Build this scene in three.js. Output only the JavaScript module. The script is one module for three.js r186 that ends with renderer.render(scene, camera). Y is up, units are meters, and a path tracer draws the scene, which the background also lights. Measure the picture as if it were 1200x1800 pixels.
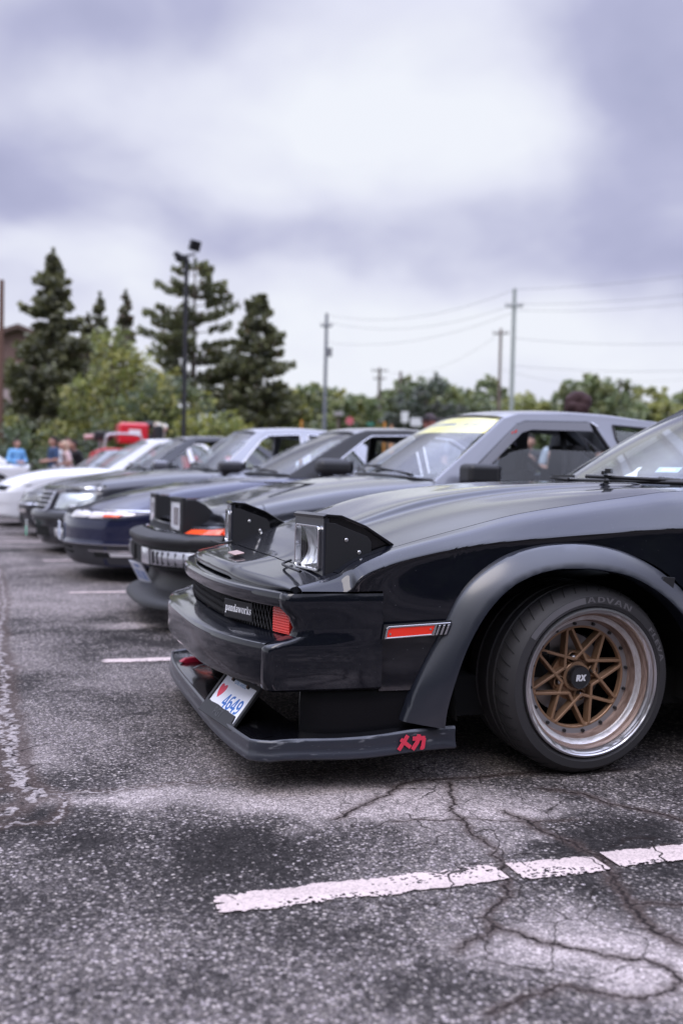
import * as THREE from 'three';
import { mergeGeometries, mergeVertices, toCreasedNormals } from 'three/addons/utils/BufferGeometryUtils.js';
import { RoundedBoxGeometry } from 'three/addons/geometries/RoundedBoxGeometry.js';
import { TextGeometry } from 'three/addons/geometries/TextGeometry.js';
import { FontLoader } from 'three/addons/loaders/FontLoader.js';
import { MarchingCubes } from 'three/addons/objects/MarchingCubes.js';

// ---------------------------------------------------------------- camera, sky, sun, exposure
const scene = new THREE.Scene();
const rad = Math.PI / 180;
const YAW = 18.4 * rad, PITCH = 1.99 * rad, ROLL = 1.3 * rad, EYE = 0.88;
const camera = new THREE.PerspectiveCamera(54.43, 682 / 1024, 0.05, 900);
const fwd = new THREE.Vector3(Math.sin(YAW) * Math.cos(PITCH), -Math.sin(PITCH), -Math.cos(YAW) * Math.cos(PITCH));
{
  const right = new THREE.Vector3(Math.cos(YAW), 0, Math.sin(YAW)), up = new THREE.Vector3().crossVectors(right, fwd);
  camera.position.set(0, EYE, 0);
  camera.up.copy(right).multiplyScalar(-Math.sin(ROLL)).addScaledVector(up, Math.cos(ROLL));
  camera.lookAt(new THREE.Vector3(0, EYE, 0).add(fwd));
}
camera.focus = 2.85; camera.userData.fStop = 2.15;
const renderer = new THREE.WebGLRenderer({ antialias: true });
renderer.setSize(682, 1024);
renderer.toneMapping = THREE.LinearToneMapping;
renderer.toneMappingExposure = 1.0;
renderer.shadowMap.enabled = true;
renderer.shadowMap.type = THREE.PCFSoftShadowMap;

function rng(seed) { let s = seed >>> 0; return () => { s = (s + 0x6d2b79f5) | 0; let t = Math.imul(s ^ (s >>> 15), 1 | s); t = (t + Math.imul(t ^ (t >>> 7), 61 | t)) ^ t; return ((t ^ (t >>> 14)) >>> 0) / 4294967296; }; }
const clamp = (x, a = 0, b = 1) => Math.min(b, Math.max(a, x)), lerp = (a, b, t) => a + (b - a) * t;
const sstep = (a, b, x) => { const t = clamp((x - a) / (b - a)); return t * t * (3 - 2 * t); };
const hash2 = (x, y, s = 0) => { let h = Math.imul(x | 0, 374761393) ^ Math.imul(y | 0, 668265263) ^ Math.imul(s | 0, 974634779); h = Math.imul(h ^ (h >>> 13), 1274126177); return ((h ^ (h >>> 16)) >>> 0) / 4294967296; };
function vnoise(x, y, s = 0) { const i = Math.floor(x), j = Math.floor(y); let u = x - i, v = y - j; u = u * u * (3 - 2 * u); v = v * v * (3 - 2 * v); return lerp(lerp(hash2(i, j, s), hash2(i + 1, j, s), u), lerp(hash2(i, j + 1, s), hash2(i + 1, j + 1, s), u), v); }
function fbm(x, y, o = 5, s = 0) { let a = 0.5, t = 0, n = 0; for (let k = 0; k < o; k++) { t += a * vnoise(x, y, s + k * 17); n += a; a *= 0.5; x = x * 2.03 + 1.7; y = y * 2.03 - 3.1; } return t / n; }

{ // overcast sky: layered stratus and cumulus, brighter towards the zenith
  const SKY = [[.37, .39, .58], [.475, .49, .69], [.75, .77, .91], [.87, .90, .98]], W = 2048, Hh = 1024, d = new Float32Array(W * Hh * 4);
  // cloud masses: azimuth and elevation from the view's middle (degrees), size, lightness
  const M = [[0, 21, 7.5, 3.2, .34], [-4, 17.5, 6, 2, .1], [8, 19.5, 4, 2.4, .16], [-17, 17.5, 9, 3.2, -.30], [-10, 14.8, 9, 2.0, -.12], [7, 14.4, 9, 2.2, -.28], [17.5, 18, 5.5, 5, -.36], [17, 24.5, 6, 4, -.26], [-8, 25.6, 7, 1.6, -.14], [-15, 22.4, 5, 1.4, .1], [-18, 25.0, 6, 2, -.26], [-13, 11.4, 6, 1.5, .16], [-2, 10.4, 5, 1.2, .1], [6, 9, 9, 2.6, .14], [18, 9.5, 8, 2.2, -.06], [-9, 26.5, 9, 2.0, -.05],
    [-60, 22, 20, 7, -.2], [70, 25, 24, 8, -.22], [110, 15, 20, 5, .1], [-100, 18, 25, 6, .12], [160, 22, 26, 8, -.18], [-150, 30, 20, 8, .14]];
  for (let j = 0; j < Hh; j++) {
    const el = ((j + .5) / Hh - .5) * Math.PI, sy = Math.sin(el);
    for (let i = 0; i < W; i++) {
      const ph = ((i + .5) / W - .5) * 2 * Math.PI, X = Math.cos(el) * Math.cos(ph), Z = Math.cos(el) * Math.sin(ph);
      let az = Math.atan2(X, -Z) / rad - 18.4; if (az > 180) az -= 360; if (az < -180) az += 360;
      const e = Math.max(el, 0) / rad;
      // noise on the cloud plane, seen in perspective
      const h = 1.5 / (Math.max(sy, 0) + .42), px = X * h, pz = Z * h;
      const w1 = fbm(px * 1.1 + 7, pz * 1.1, 4, 3) - .5, w2 = fbm(px * 1.1, pz * 1.1 + 9, 4, 9) - .5;
      const n = fbm(px * 1.7 + w1 * 1.5, pz * 1.7 + w2 * 1.5, 6, 21) - .5, m = fbm(px * 4.3 + w2 * 1.5 + 4, pz * 4.3 + w1 * 1.5, 5, 51) - .5;
      const q3 = fbm(px * 9 + w1 * 3, pz * 9 + w2 * 3, 4, 77) - .5; let L = 1 + .16 * sstep(11, 6, e) + .40 * n + .34 * m * sstep(1, 9, e) + .16 * q3 * sstep(3, 12, e);
      const az2 = az + w1 * 22, e2 = e + w2 * 9;
      for (const [a, b, sa, se, k] of M) { const q = ((az2 - a) / sa) ** 2 + ((e2 - b) / se) ** 2; if (q < 9) L += k * Math.exp(-q * .7); }
      const zen = sy > 0 ? lerp(1, 3.8, sstep(.40, .85, sy)) : 1;
      L = clamp(L, .42, 1.45) * zen;
      // thin parts are whiter, thick parts bluer violet
      const s = clamp((L / zen - .5) / .8) , g = (j * W + i) * 4, K = s < .3 ? [0, .3] : s < .7 ? [1, (s - .3)] : [2, s - .7], c0 = SKY[K[0]], c1 = SKY[K[0] + 1], tt = K[0] === 0 ? s / .3 : K[0] === 1 ? K[1] / .4 : K[1] / .3;
      const zb = sstep(.4, .8, sy); for (let c = 0; c < 3; c++) d[g + c] = zen * lerp(c0[c], c1[c], tt) * lerp(1, [.93, .97, 1.12][c], zb); d[g + 3] = 1;
      if (sy < 0) { const q = sstep(0, -.05, sy); for (let c = 0; c < 3; c++) d[g + c] = lerp(d[g + c], .16, q); }
    }
  }
  const t = new THREE.DataTexture(d, W, Hh, THREE.RGBAFormat, THREE.FloatType);
  t.mapping = THREE.EquirectangularReflectionMapping; t.magFilter = t.minFilter = THREE.LinearFilter; t.wrapS = THREE.RepeatWrapping; t.needsUpdate = true;
  scene.background = t; scene.environment = t; scene.backgroundIntensity = 1; scene.environmentIntensity = 1;
}
const sun = new THREE.DirectionalLight(0xfff4e8, 1.2); // the sun behind thick cloud
sun.position.set(-14, 34, 12); sun.target.position.set(3, 0, -6); sun.shadow.radius = 60; sun.castShadow = true;
Object.assign(sun.shadow.camera, { left: -30, right: 30, top: 40, bottom: -40, near: 1, far: 120 }); sun.shadow.mapSize.set(2048, 2048);
scene.add(sun, sun.target);

// ---------------------------------------------------------------- helpers
const used = {};
const numbered = (n) => { const k = used[n] = (used[n] ?? -1) + 1; return k ? n + '_' + String(k).padStart(3, '0') : n; };
function tag(o, label, category, group, kind) { o.userData = { ...o.userData, label, category }; if (group) o.userData.group = group; if (kind) o.userData.kind = kind; return o; }
function thing(name, label, category, pos = [0, 0, 0], turn = 0, group) { const o = new THREE.Group(); o.name = numbered(name); o.position.set(...pos); o.rotation.y = turn; scene.add(o); return tag(o, label, category, group); }
const P = (l) => new THREE.Vector3(l[0], l[1], l[2]);
function mesh(name, geo, mat, parent = scene) {
  if (Array.isArray(geo)) { geo = geo.map((g) => { g = g.index ? g.toNonIndexed() : g; for (const k of Object.keys(g.attributes)) if (!['position', 'normal', 'uv'].includes(k)) g.deleteAttribute(k); if (!g.attributes.uv) g.setAttribute('uv', new THREE.BufferAttribute(new Float32Array(g.attributes.position.count * 2), 2)); return g; }); geo = geo.length > 1 ? mergeGeometries(geo) : geo[0]; }
  const m = new THREE.Mesh(geo, mat); m.name = parent === scene ? numbered(name) : name; m.castShadow = m.receiveShadow = true; parent.add(m); return m;
}
function structure(name, geo, mat) { const m = mesh(name, geo, mat); m.userData.kind = 'structure'; return m; }
function group(name, parent, pos) { const g = new THREE.Group(); g.name = name; if (pos) g.position.set(...pos); parent.add(g); return g; }
const xf = (g, f) => { const p = g.attributes.position; for (let i = 0; i < p.count; i++) { const q = f(p.getX(i), p.getY(i), p.getZ(i)); p.setXYZ(i, q[0], q[1], q[2]); } g.computeVertexNormals(); return g; };
const box = (w, h, d, x = 0, y = 0, z = 0, r = 0) => (r ? new RoundedBoxGeometry(w, h, d, 2, Math.min(r, w / 2.01, h / 2.01, d / 2.01)) : new THREE.BoxGeometry(w, h, d)).translate(x, y, z);
const cyl = (r0, r1, h, n = 20) => new THREE.CylinderGeometry(r0, r1, h, n);
function bar(a, b, r, n = 8, r2 = r) { const A = P(a), B = P(b), g = new THREE.CylinderGeometry(r2, r, A.distanceTo(B), n); g.translate(0, A.distanceTo(B) / 2, 0); g.applyQuaternion(new THREE.Quaternion().setFromUnitVectors(new THREE.Vector3(0, 1, 0), B.clone().sub(A).normalize())); return g.translate(...a); }
function tube(pts, r, n = 24, m = 8, closed = false) { return new THREE.TubeGeometry(new THREE.CatmullRomCurve3(pts.map(P), closed, 'centripetal'), n, r, m, closed); }
function extr(pts, depth, o = {}) { const s = Array.isArray(pts) ? new THREE.Shape(pts.map((p) => new THREE.Vector2(p[0], p[1]))) : pts; for (const h of o.holes ?? []) s.holes.push(new THREE.Path(h.map((p) => new THREE.Vector2(p[0], p[1])))); return new THREE.ExtrudeGeometry(s, { depth, bevelEnabled: !!o.b, bevelSize: o.b ?? 0, bevelThickness: o.b ?? 0, bevelOffset: -(o.b ?? 0), bevelSegments: 2, curveSegments: o.n ?? 8 }); }
const mirrorZ = (g) => { g = g.clone(); if (g.index) g = g.toNonIndexed(); const p = g.attributes.position, n = g.attributes.normal; for (let i = 0; i < p.count; i++) { p.setZ(i, -p.getZ(i)); if (n) n.setZ(i, -n.getZ(i)); } for (const k of Object.keys(g.attributes)) { const a = g.attributes[k], s = a.itemSize; for (let i = 0; i + 2 < a.count; i += 3) for (let c = 0; c < s; c++) { const t = a.array[(i + 1) * s + c]; a.array[(i + 1) * s + c] = a.array[(i + 2) * s + c]; a.array[(i + 2) * s + c] = t; } } return g; };
// monotone cubic through [x, y] pairs
function pchip(pts) {
  const n = pts.length, d = [], m = [];
  for (let i = 0; i < n - 1; i++) d.push((pts[i + 1][1] - pts[i][1]) / (pts[i + 1][0] - pts[i][0]));
  for (let i = 0; i < n; i++) m.push(i === 0 ? d[0] : i === n - 1 ? d[n - 2] : d[i - 1] * d[i] <= 0 ? 0 : 2 * d[i - 1] * d[i] / (d[i - 1] + d[i]));
  return (x) => { if (x <= pts[0][0]) return pts[0][1] + (n > 1 ? m[0] * (x - pts[0][0]) * 0 : 0); if (x >= pts[n - 1][0]) return pts[n - 1][1]; let i = 0; while (x > pts[i + 1][0]) i++; const h = pts[i + 1][0] - pts[i][0], t = (x - pts[i][0]) / h, t2 = t * t, t3 = t2 * t; return (2 * t3 - 3 * t2 + 1) * pts[i][1] + (t3 - 2 * t2 + t) * h * m[i] + (3 * t2 - 2 * t3) * pts[i + 1][1] + (t3 - t2) * h * m[i + 1]; };
}
// sheet of nu x nv cells from f(u, v) -> [x, y, z]; o.skirt turns its rim inwards so that the panel shows a thickness
function sheet(f, nu, nv, o = {}) {
  const pos = [], uv = [], idx = [], us = o.us ?? Array.from({ length: nu + 1 }, (_, i) => i / nu), vs = o.vs ?? Array.from({ length: nv + 1 }, (_, i) => i / nv);
  nu = us.length - 1; nv = vs.length - 1;
  for (let j = 0; j <= nv; j++) for (let i = 0; i <= nu; i++) { const p = f(us[i], vs[j]); pos.push(p[0], p[1], p[2]); uv.push(...(o.uvf ? o.uvf(p, us[i], vs[j]) : [us[i], vs[j]])); }
  const id = (i, j) => j * (nu + 1) + i;
  for (let j = 0; j < nv; j++) for (let i = 0; i < nu; i++) { const a = id(i, j), b = id(i + 1, j), c = id(i + 1, j + 1), e = id(i, j + 1); o.flip ? idx.push(a, e, b, b, e, c) : idx.push(a, b, e, b, c, e); }
  const g = new THREE.BufferGeometry();
  g.setAttribute('position', new THREE.Float32BufferAttribute(pos, 3)); g.setAttribute('uv', new THREE.Float32BufferAttribute(uv, 2)); g.setIndex(idx); g.computeVertexNormals();
  if (o.out) { // make the normals point away from this point
    const n = g.attributes.normal, p = g.attributes.position; let s = 0; for (let k = 0; k < p.count; k++) s += n.getX(k) * (p.getX(k) - o.out[0]) + n.getY(k) * (p.getY(k) - o.out[1]) + n.getZ(k) * (p.getZ(k) - o.out[2]);
    if (s < 0) { const ix = g.index.array; for (let k = 0; k < ix.length; k += 3) { const t = ix[k + 1]; ix[k + 1] = ix[k + 2]; ix[k + 2] = t; } g.computeVertexNormals(); }
  }
  let r = g.toNonIndexed();
  if (o.crease) r = toCreasedNormals(g, o.crease);
  if (o.skirt) {
    const rim = []; for (let i = 0; i < nu; i++) rim.push(id(i, 0)); for (let j = 0; j < nv; j++) rim.push(id(nu, j)); for (let i = nu; i > 0; i--) rim.push(id(i, nv)); for (let j = nv; j > 0; j--) rim.push(id(0, j));
    const p = g.attributes.position, n = g.attributes.normal, q = [], out = [];
    for (const k of rim) q.push([p.getX(k), p.getY(k), p.getZ(k)], [p.getX(k) - n.getX(k) * o.skirt, p.getY(k) - n.getY(k) * o.skirt, p.getZ(k) - n.getZ(k) * o.skirt]);
    const L = rim.length; for (let k = 0; k < L; k++) { const a = q[2 * k], b = q[2 * ((k + 1) % L)], c = q[2 * ((k + 1) % L) + 1], e = q[2 * k + 1]; out.push(...a, ...b, ...c, ...a, ...c, ...e); }
    const s = new THREE.BufferGeometry(); s.setAttribute('position', new THREE.Float32BufferAttribute(out, 3)); s.setAttribute('uv', new THREE.Float32BufferAttribute(new Float32Array(out.length / 3 * 2), 2)); s.computeVertexNormals();
    r = mergeGeometries([r, s]);
  }
  return r;
}
// profile swept along a plan path of [x, z] points; profile of [inset, y]
function sweep(path, prof, o = {}) {
  const n = path.length, nor = path.map((p, i) => { const a = path[Math.max(i - 1, 0)], b = path[Math.min(i + 1, n - 1)], dx = b[0] - a[0], dz = b[1] - a[1], l = Math.hypot(dx, dz); return [dz / l, -dx / l]; });
  const us = path.map((_, i) => i / (n - 1)), vs = prof.map((_, i) => i / (prof.length - 1));
  return sheet((u, v) => { const i = Math.round(u * (n - 1)), j = Math.round(v * (prof.length - 1)), p = path[i], q = prof[j], k = o.yf ? o.yf(p, q[1], j) : q[1]; return [p[0] + nor[i][0] * q[0], k, p[1] + nor[i][1] * q[0]]; }, 0, 0, { us, vs, ...o });
}
const std = (o) => new THREE.MeshStandardMaterial({ roughness: .6, ...o }), phy = (o) => new THREE.MeshPhysicalMaterial({ roughness: .5, ...o });
const lin = (r, g, b) => new THREE.Color().setRGB(r, g, b);
function dataTex(w, h, f, srgb = true, rep) { const d = new Uint8Array(w * h * 4); for (let j = 0; j < h; j++) for (let i = 0; i < w; i++) { const c = f(i / w, j / h, i, j), g = (j * w + i) * 4; for (let k = 0; k < 3; k++) { const v = clamp(c[k]); d[g + k] = 255 * (srgb ? (v <= .0031308 ? v * 12.92 : 1.055 * v ** (1 / 2.4) - .055) : v); } d[g + 3] = 255 * (c[3] ?? 1); } const t = new THREE.DataTexture(d, w, h); t.magFilter = THREE.LinearFilter; t.minFilter = THREE.LinearFilter; if (srgb) t.colorSpace = THREE.SRGBColorSpace; if (rep) { t.wrapS = t.wrapT = THREE.RepeatWrapping; t.repeat.set(rep, rep); } t.needsUpdate = true; return t; }
function canvasTex(w, h, draw, srgb = true) { const c = document.createElement('canvas'); c.width = w; c.height = h; const x = c.getContext('2d'); draw(x, w, h); const t = new THREE.CanvasTexture(c); if (srgb) t.colorSpace = THREE.SRGBColorSpace; return t; }
const bold = await new FontLoader().loadAsync('fonts/droid/droid_sans_bold.typeface.json');
// ---------------------------------------------------------------- ground: asphalt with exposed aggregate, dust, cracks
const lineZ = [-1.975, -4.70, -7.42, -10.11, -12.78, -15.46, -18.15, -20.85];
const CRACKS = [ // [width, paleness of the fill, points x, z]
  [.011, 0, [[1.22, -2.62], [1.18, -2.52], [1.12, -2.37], [1.1, -2.24], [1.11, -2.12], [1.06, -1.96], [.99, -1.85], [.92, -1.75], [.8, -1.66]]],
  [.014, 0, [[1.25, -2.36], [1.28, -2.28], [1.3, -2.13], [1.33, -1.99], [1.29, -1.89], [1.24, -1.75], [1.21, -1.63], [1.23, -1.57], [1.27, -1.35]]],
  [.012, 0, [[.92, -1.75], [.97, -1.65], [1.04, -1.6], [1.13, -1.53], [1.14, -1.46], [1.2, -1.3]]],
  [.013, 0, [[1.45, -2.5], [1.55, -2.43], [1.6, -2.29], [1.68, -2.16], [1.85, -2.05]]],
  [.008, 0, [[.93, -2.36], [1.13, -2.33], [1.27, -2.27], [1.42, -2.24]]],
  [.008, 0, [[1.33, -1.99], [1.5, -2.02], [1.75, -1.97], [2, -2.0]]],
  [.012, 0, [[.8, -2.4], [.95, -2.52], [1.11, -2.65], [1.44, -2.65], [1.8, -2.6]]],
  [.010, 0, [[1.24, -1.75], [1.4, -1.7], [1.7, -1.62]]],
  [.010, 0, [[.75, -1.45], [.92, -1.5], [1.04, -1.42], [1.14, -1.46]]],
  [.030, 1, [[-.05, -5.9], [-.05, -5.12], [-.01, -4.59], [-.02, -3.96], [.02, -3.37], [.02, -3.02], [.06, -2.86], [.09, -2.79], [.03, -2.7], [-.05, -2.63]]],
  [.026, 1, [[-.12, -4.2], [-.05, -3.7], [0, -3.29], [.03, -2.92], [-.06, -2.85]]],
  [.012, 1, [[.09, -2.79], [.28, -2.77], [.42, -2.8], [.56, -2.79], [.69, -2.81], [1.03, -2.81]]],
  [.014, 1, [[-.1, -2.55], [.04, -2.57], [.11, -2.56], [.15, -2.69], [.14, -2.78]]],
  [.022, 1, [[-.1, -9.6], [-.07, -8.4], [-.02, -6.92], [-.05, -5.91]]],
];
// patches: x, z, size x, size z, amount (pale dust +, fresh dark binder -)
const PATCH = [[.95, -2.50, .3, .13, 1.0], [1.22, -2.36, .24, .12, .9], [.78, -2.56, .25, .09, .7], [.98, -1.64, .18, .13, .95], [1.12, -1.5, .13, .13, .9], [.28, -2.7, .25, .08, .7], [.62, -2.66, .2, .08, .5], [.06, -3.2, .12, .4, .35], [.2, -3.3, .12, .3, .3], [.75, -5.78, .26, .1, .9], [.3, -6.3, .35, .5, .4], [.05, -7.2, .5, .6, .3], [1.2, -2.15, .12, .08, .5],
  [.6, -2.2, .32, .16, -.8], [1.12, -1.9, .18, .07, -.6], [.1, -2.35, .22, .16, -.6], [.65, -1.56, .22, .14, -.5], [.5, -3.3, .18, .3, -.35], [1.55, -2.12, .3, .12, -.5], [.25, -1.9, .3, .2, -.2], [.3, -4.2, .3, .5, -.15]];
function wear(x, z) { // how far the pale stones are laid bare, and dust
  let w = .5 + .16 * sstep(-2.7, -3.6, z) + (fbm(x * 2.1 + 3, z * 2.1, 5, 5) - .5) * 2.1 + (fbm(x * 9, z * 9, 3, 31) - .5) * .5, d = 0;
  const jx = (vnoise(x * 9, z * 9, 71) - .5) * .12, jz = (vnoise(x * 9, z * 9, 72) - .5) * .12;
  for (const [px, pz, sx, sz, a] of PATCH) { const q = ((x + jx - px) / sx) ** 2 + ((z + jz - pz) / sz) ** 2; if (q < 6) { const e = Math.exp(-q); w += a * .5 * e; if (a > 0) d += a * e; } }
  return [clamp(w), clamp(d + (fbm(x * 1.3, z * 1.3, 4, 91) - .52) * 1.1)];
}
function netCrack(x, z) { // fine crazing of the tired surface at the right
  const reg = 1.15 * Math.exp(-(((x - 1.35) / .75) ** 2) - ((z + 1.95) / .72) ** 2) + .8 * Math.exp(-((x / .16) ** 2) - ((z + 3.1) / .9) ** 2); if (reg < .12) return 0;
  const wx = x + (vnoise(x * 13, z * 13, 41) - .5) * .07 + (vnoise(x * 50, z * 50, 43) - .5) * .014, wz = z + (vnoise(x * 13, z * 13, 42) - .5) * .07 + (vnoise(x * 50, z * 50, 44) - .5) * .014, c = .17, cx = wx / c, cz = wz / c, ix = Math.floor(cx), iz = Math.floor(cz); let d1 = 9, d2 = 9;
  for (let dj = -1; dj <= 1; dj++) for (let di = -1; di <= 1; di++) { const ex = ix + di + hash2(ix + di, iz + dj, 21) - cx, ez = iz + dj + hash2(ix + di, iz + dj, 22) - cz, d = ex * ex + ez * ez; if (d < d1) { d2 = d1; d1 = d; } else if (d < d2) d2 = d; }
  const e = (Math.sqrt(d2) - Math.sqrt(d1)) * c, open = sstep(.42, .62, vnoise(x * 5, z * 5, 46) * .5 + reg * .55); return open * sstep(.0055, .0012, e) * (.55 + .45 * vnoise(x * 90, z * 90, 47));
}
function asphaltMaps(x0, z0, size, N, cell) {
  const c = document.createElement('canvas'); c.width = c.height = N; const g = c.getContext('2d'), k = N / size, r = rng(11);
  g.fillStyle = '#000'; g.fillRect(0, 0, N, N); g.lineCap = 'round';
  for (const [wd, pale, pts] of CRACKS) { // ragged, drawn as many short strokes: red = open crack, green = soiled border, blue = pale fill
    for (let i = 0; i + 1 < pts.length; i++) { const [ax, az] = pts[i], [bx, bz] = pts[i + 1], L = Math.hypot(bx - ax, bz - az), n = Math.max(4, Math.ceil(L / .012)); let o = 0, po = [ax, az];
      for (let s = 1; s <= n; s++) { o = s === n ? 0 : o * .8 + (r() - .5) * .016; const t = s / n, q = [lerp(ax, bx, t) - (bz - az) / L * o, lerp(az, bz, t) + (bx - ax) / L * o];
        const st = (col, w, j = 0) => { g.strokeStyle = col; g.lineWidth = Math.max(w * k, .8); g.beginPath(); g.moveTo((po[0] - x0 + (r() - .5) * j) * k, (po[1] - z0 + (r() - .5) * j) * k); g.lineTo((q[0] - x0 + (r() - .5) * j) * k, (q[1] - z0 + (r() - .5) * j) * k); g.stroke(); };
        g.globalCompositeOperation = 'lighter';
        st('rgba(0,60,0,.5)', wd * 3.2 * (.6 + r()), .012); st('rgba(0,70,0,.5)', wd * 1.9, .008);
        if (pale && r() < .8) st(`rgba(0,0,${150 + 100 * r() | 0},.9)`, wd * (.3 + .55 * r()), wd); if (!pale || r() < .45) st(`rgba(${110 + 120 * r() | 0},0,0,.9)`, wd * (pale ? .3 : .3 + .55 * r()), pale ? wd : 0);
        po = q; } } }
  const m = g.getImageData(0, 0, N, N).data, col = new Uint8Array(N * N * 4), bmp = new Uint8Array(N * N * 4);
  const W = 256, we = []; for (let j = 0; j <= W; j++) for (let i = 0; i <= W; i++) we.push(wear(x0 + i / W * size, z0 + j / W * size));
  const S = (v) => 255 * (v <= .0031308 ? v * 12.92 : 1.055 * v ** (1 / 2.4) - .055);
  for (let j = 0; j < N; j++) for (let i = 0; i < N; i++) {
    const x = x0 + (i + .5) / k, z = z0 + (j + .5) / k, fi = (i + .5) / N * W, fj = (j + .5) / N * W, a = fi | 0, b = fj | 0, u = fi - a, v = fj - b, q = b * (W + 1) + a;
    const mix = (n) => lerp(lerp(we[q][n], we[q + 1][n], u), lerp(we[q + W + 1][n], we[q + W + 2][n], u), v), w = mix(0), du = mix(1);
    // nearest stone
    const cx = x / cell, cz = z / cell, ix = Math.floor(cx), iz = Math.floor(cz); let d1 = 9, d2 = 9, hx = 0, hz = 0;
    for (let dj = -1; dj <= 1; dj++) for (let di = -1; di <= 1; di++) { const sx = ix + di, sz = iz + dj, ex = sx + hash2(sx, sz, 1) - cx, ez = sz + hash2(sx, sz, 2) - cz, d = ex * ex + ez * ez; if (d < d1) { d2 = d1; d1 = d; hx = sx; hz = sz; } else if (d < d2) d2 = d; }
    const e = Math.sqrt(d2) - Math.sqrt(d1), h = hash2(hx, hz, 3), h2 = hash2(hx, hz, 4), bare = sstep(.84 - w * .88, 1.14 - w * .88, h) , st = sstep(.03, .22, e) * bare * (.35 + .65 * sstep(.75, .15, Math.sqrt(d1)));
    const f = .72 + .56 * hash2(i, j, 7), base = (.017 + .034 * w) * f * (.55 + 1.25 * hash2(hx, hz, 6) * sstep(0, .2, e) + .35 * vnoise(x * 60, z * 60, 15)), tone = .11 + .33 * h2 * h2;
    let R = lerp(base, tone, st), G = lerp(base * .94, tone * (.90 + .04 * h), st), B = lerp(base * .98, tone * (.90 + .1 * hash2(hx, hz, 5)), st);
    const dd = clamp((du - .12) * 1.35) * sstep(.0, .35, e + .25 * hash2(i >> 1, j >> 1, 8)) * (.22 + .78 * hash2(hx, hz, 9)) * (.7 + .3 * hash2(i >> 1, j >> 1, 19)) * 1.05; R = lerp(R, .56, dd); G = lerp(G, .515, dd); B = lerp(B, .53, dd);
    { const s2 = cell * .46, gx = Math.floor(x / s2), gz = Math.floor(z / s2), q2 = hash2(gx, gz, 31), du2 = Math.hypot(x / s2 - gx - .5 + (hash2(gx, gz, 32) - .5) * .5, z / s2 - gz - .5 + (hash2(gx, gz, 33) - .5) * .5), k2 = sstep(.45, .2, du2) * sstep(.93 - w * .4, 1.0 - w * .4, q2) * .7, t2 = .10 + .3 * hash2(gx, gz, 34); R = lerp(R, t2, k2); G = lerp(G, t2 * .92, k2); B = lerp(B, t2 * .92, k2); }
    const o = (j * N + i) * 4, cr = Math.max(m[o] / 255, netCrack(x, z)), br = m[o + 1] / 255, pf = m[o + 2] / 255 * (.4 + .6 * hash2(i >> 1, j >> 1, 12));
    const bk = clamp(br * 1.1) * .7; R = lerp(R, .058 * f, bk); G = lerp(G, .044 * f, bk); B = lerp(B, .041 * f, bk);
    R = lerp(R, .42, pf * .85); G = lerp(G, .40, pf * .85); B = lerp(B, .42, pf * .85);
    R = lerp(R, .014, cr); G = lerp(G, .011, cr); B = lerp(B, .011, cr);
    col[o] = S(R * 1.05); col[o + 1] = S(G * .985); col[o + 2] = S(B * .90); col[o + 3] = 255;
    bmp[o] = bmp[o + 1] = bmp[o + 2] = 255 * clamp(.35 + .45 * sstep(0, .3, e) * (.4 + .6 * h) - .5 * cr); bmp[o + 3] = 255;
  }
  return [col, bmp].map((d, n) => { const t = new THREE.DataTexture(d, N, N); t.magFilter = THREE.LinearFilter; t.minFilter = THREE.LinearFilter; t.wrapS = t.wrapT = THREE.RepeatWrapping; if (!n) t.colorSpace = THREE.SRGBColorSpace; t.needsUpdate = true; return t; });
}
const NEAR = [-.7, -5.1, 4], MID = [-2.2, -15.1, 10], FAR = [-2.2, -40, 16];
function asphaltMat([x0, z0, s], N, cell, bump) { const [map, b] = asphaltMaps(x0, z0, s, N, cell); return phy({ map, bumpMap: b, bumpScale: bump, roughness: .9, specularIntensity: .22 }); }
const nearMat = asphaltMat(NEAR, 2048, .0088, .004), midMat = asphaltMat(MID, 2048, .013, .003), farMat = asphaltMat(FAR, 1024, .03, .002);
function flat(pts, holes, [x0, z0, s], y = 0) { // polygon of [x, z] with uv over the map's square
  const sh = new THREE.Shape(pts.map((p) => new THREE.Vector2(p[0], -p[1]))); for (const h of holes) sh.holes.push(new THREE.Path(h.map((p) => new THREE.Vector2(p[0], -p[1]))));
  const g = new THREE.ShapeGeometry(sh); g.rotateX(-Math.PI / 2).translate(0, y, 0); const p = g.attributes.position, uv = g.attributes.uv; for (let i = 0; i < p.count; i++) uv.setXY(i, (p.getX(i) - x0) / s, (p.getZ(i) - z0) / s); return g;
}
const rect = (x0, z0, x1, z1) => [[x0, z1], [x1, z1], [x1, z0], [x0, z0]];
structure('parking_lot', flat(rect(...[NEAR[0], NEAR[1], NEAR[0] + 4, NEAR[1] + 4]), [], NEAR), nearMat);
structure('parking_lot', flat(rect(MID[0], MID[1], MID[0] + 10, MID[1] + 10), [], MID), midMat);
structure('parking_lot', flat(rect(-60, -46, 60, 30), [rect(NEAR[0], NEAR[1], NEAR[0] + 4, NEAR[1] + 4).reverse(), rect(MID[0], MID[1], MID[0] + 10, MID[1] + 10).reverse()].map((h) => h), FAR), farMat);
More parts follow.
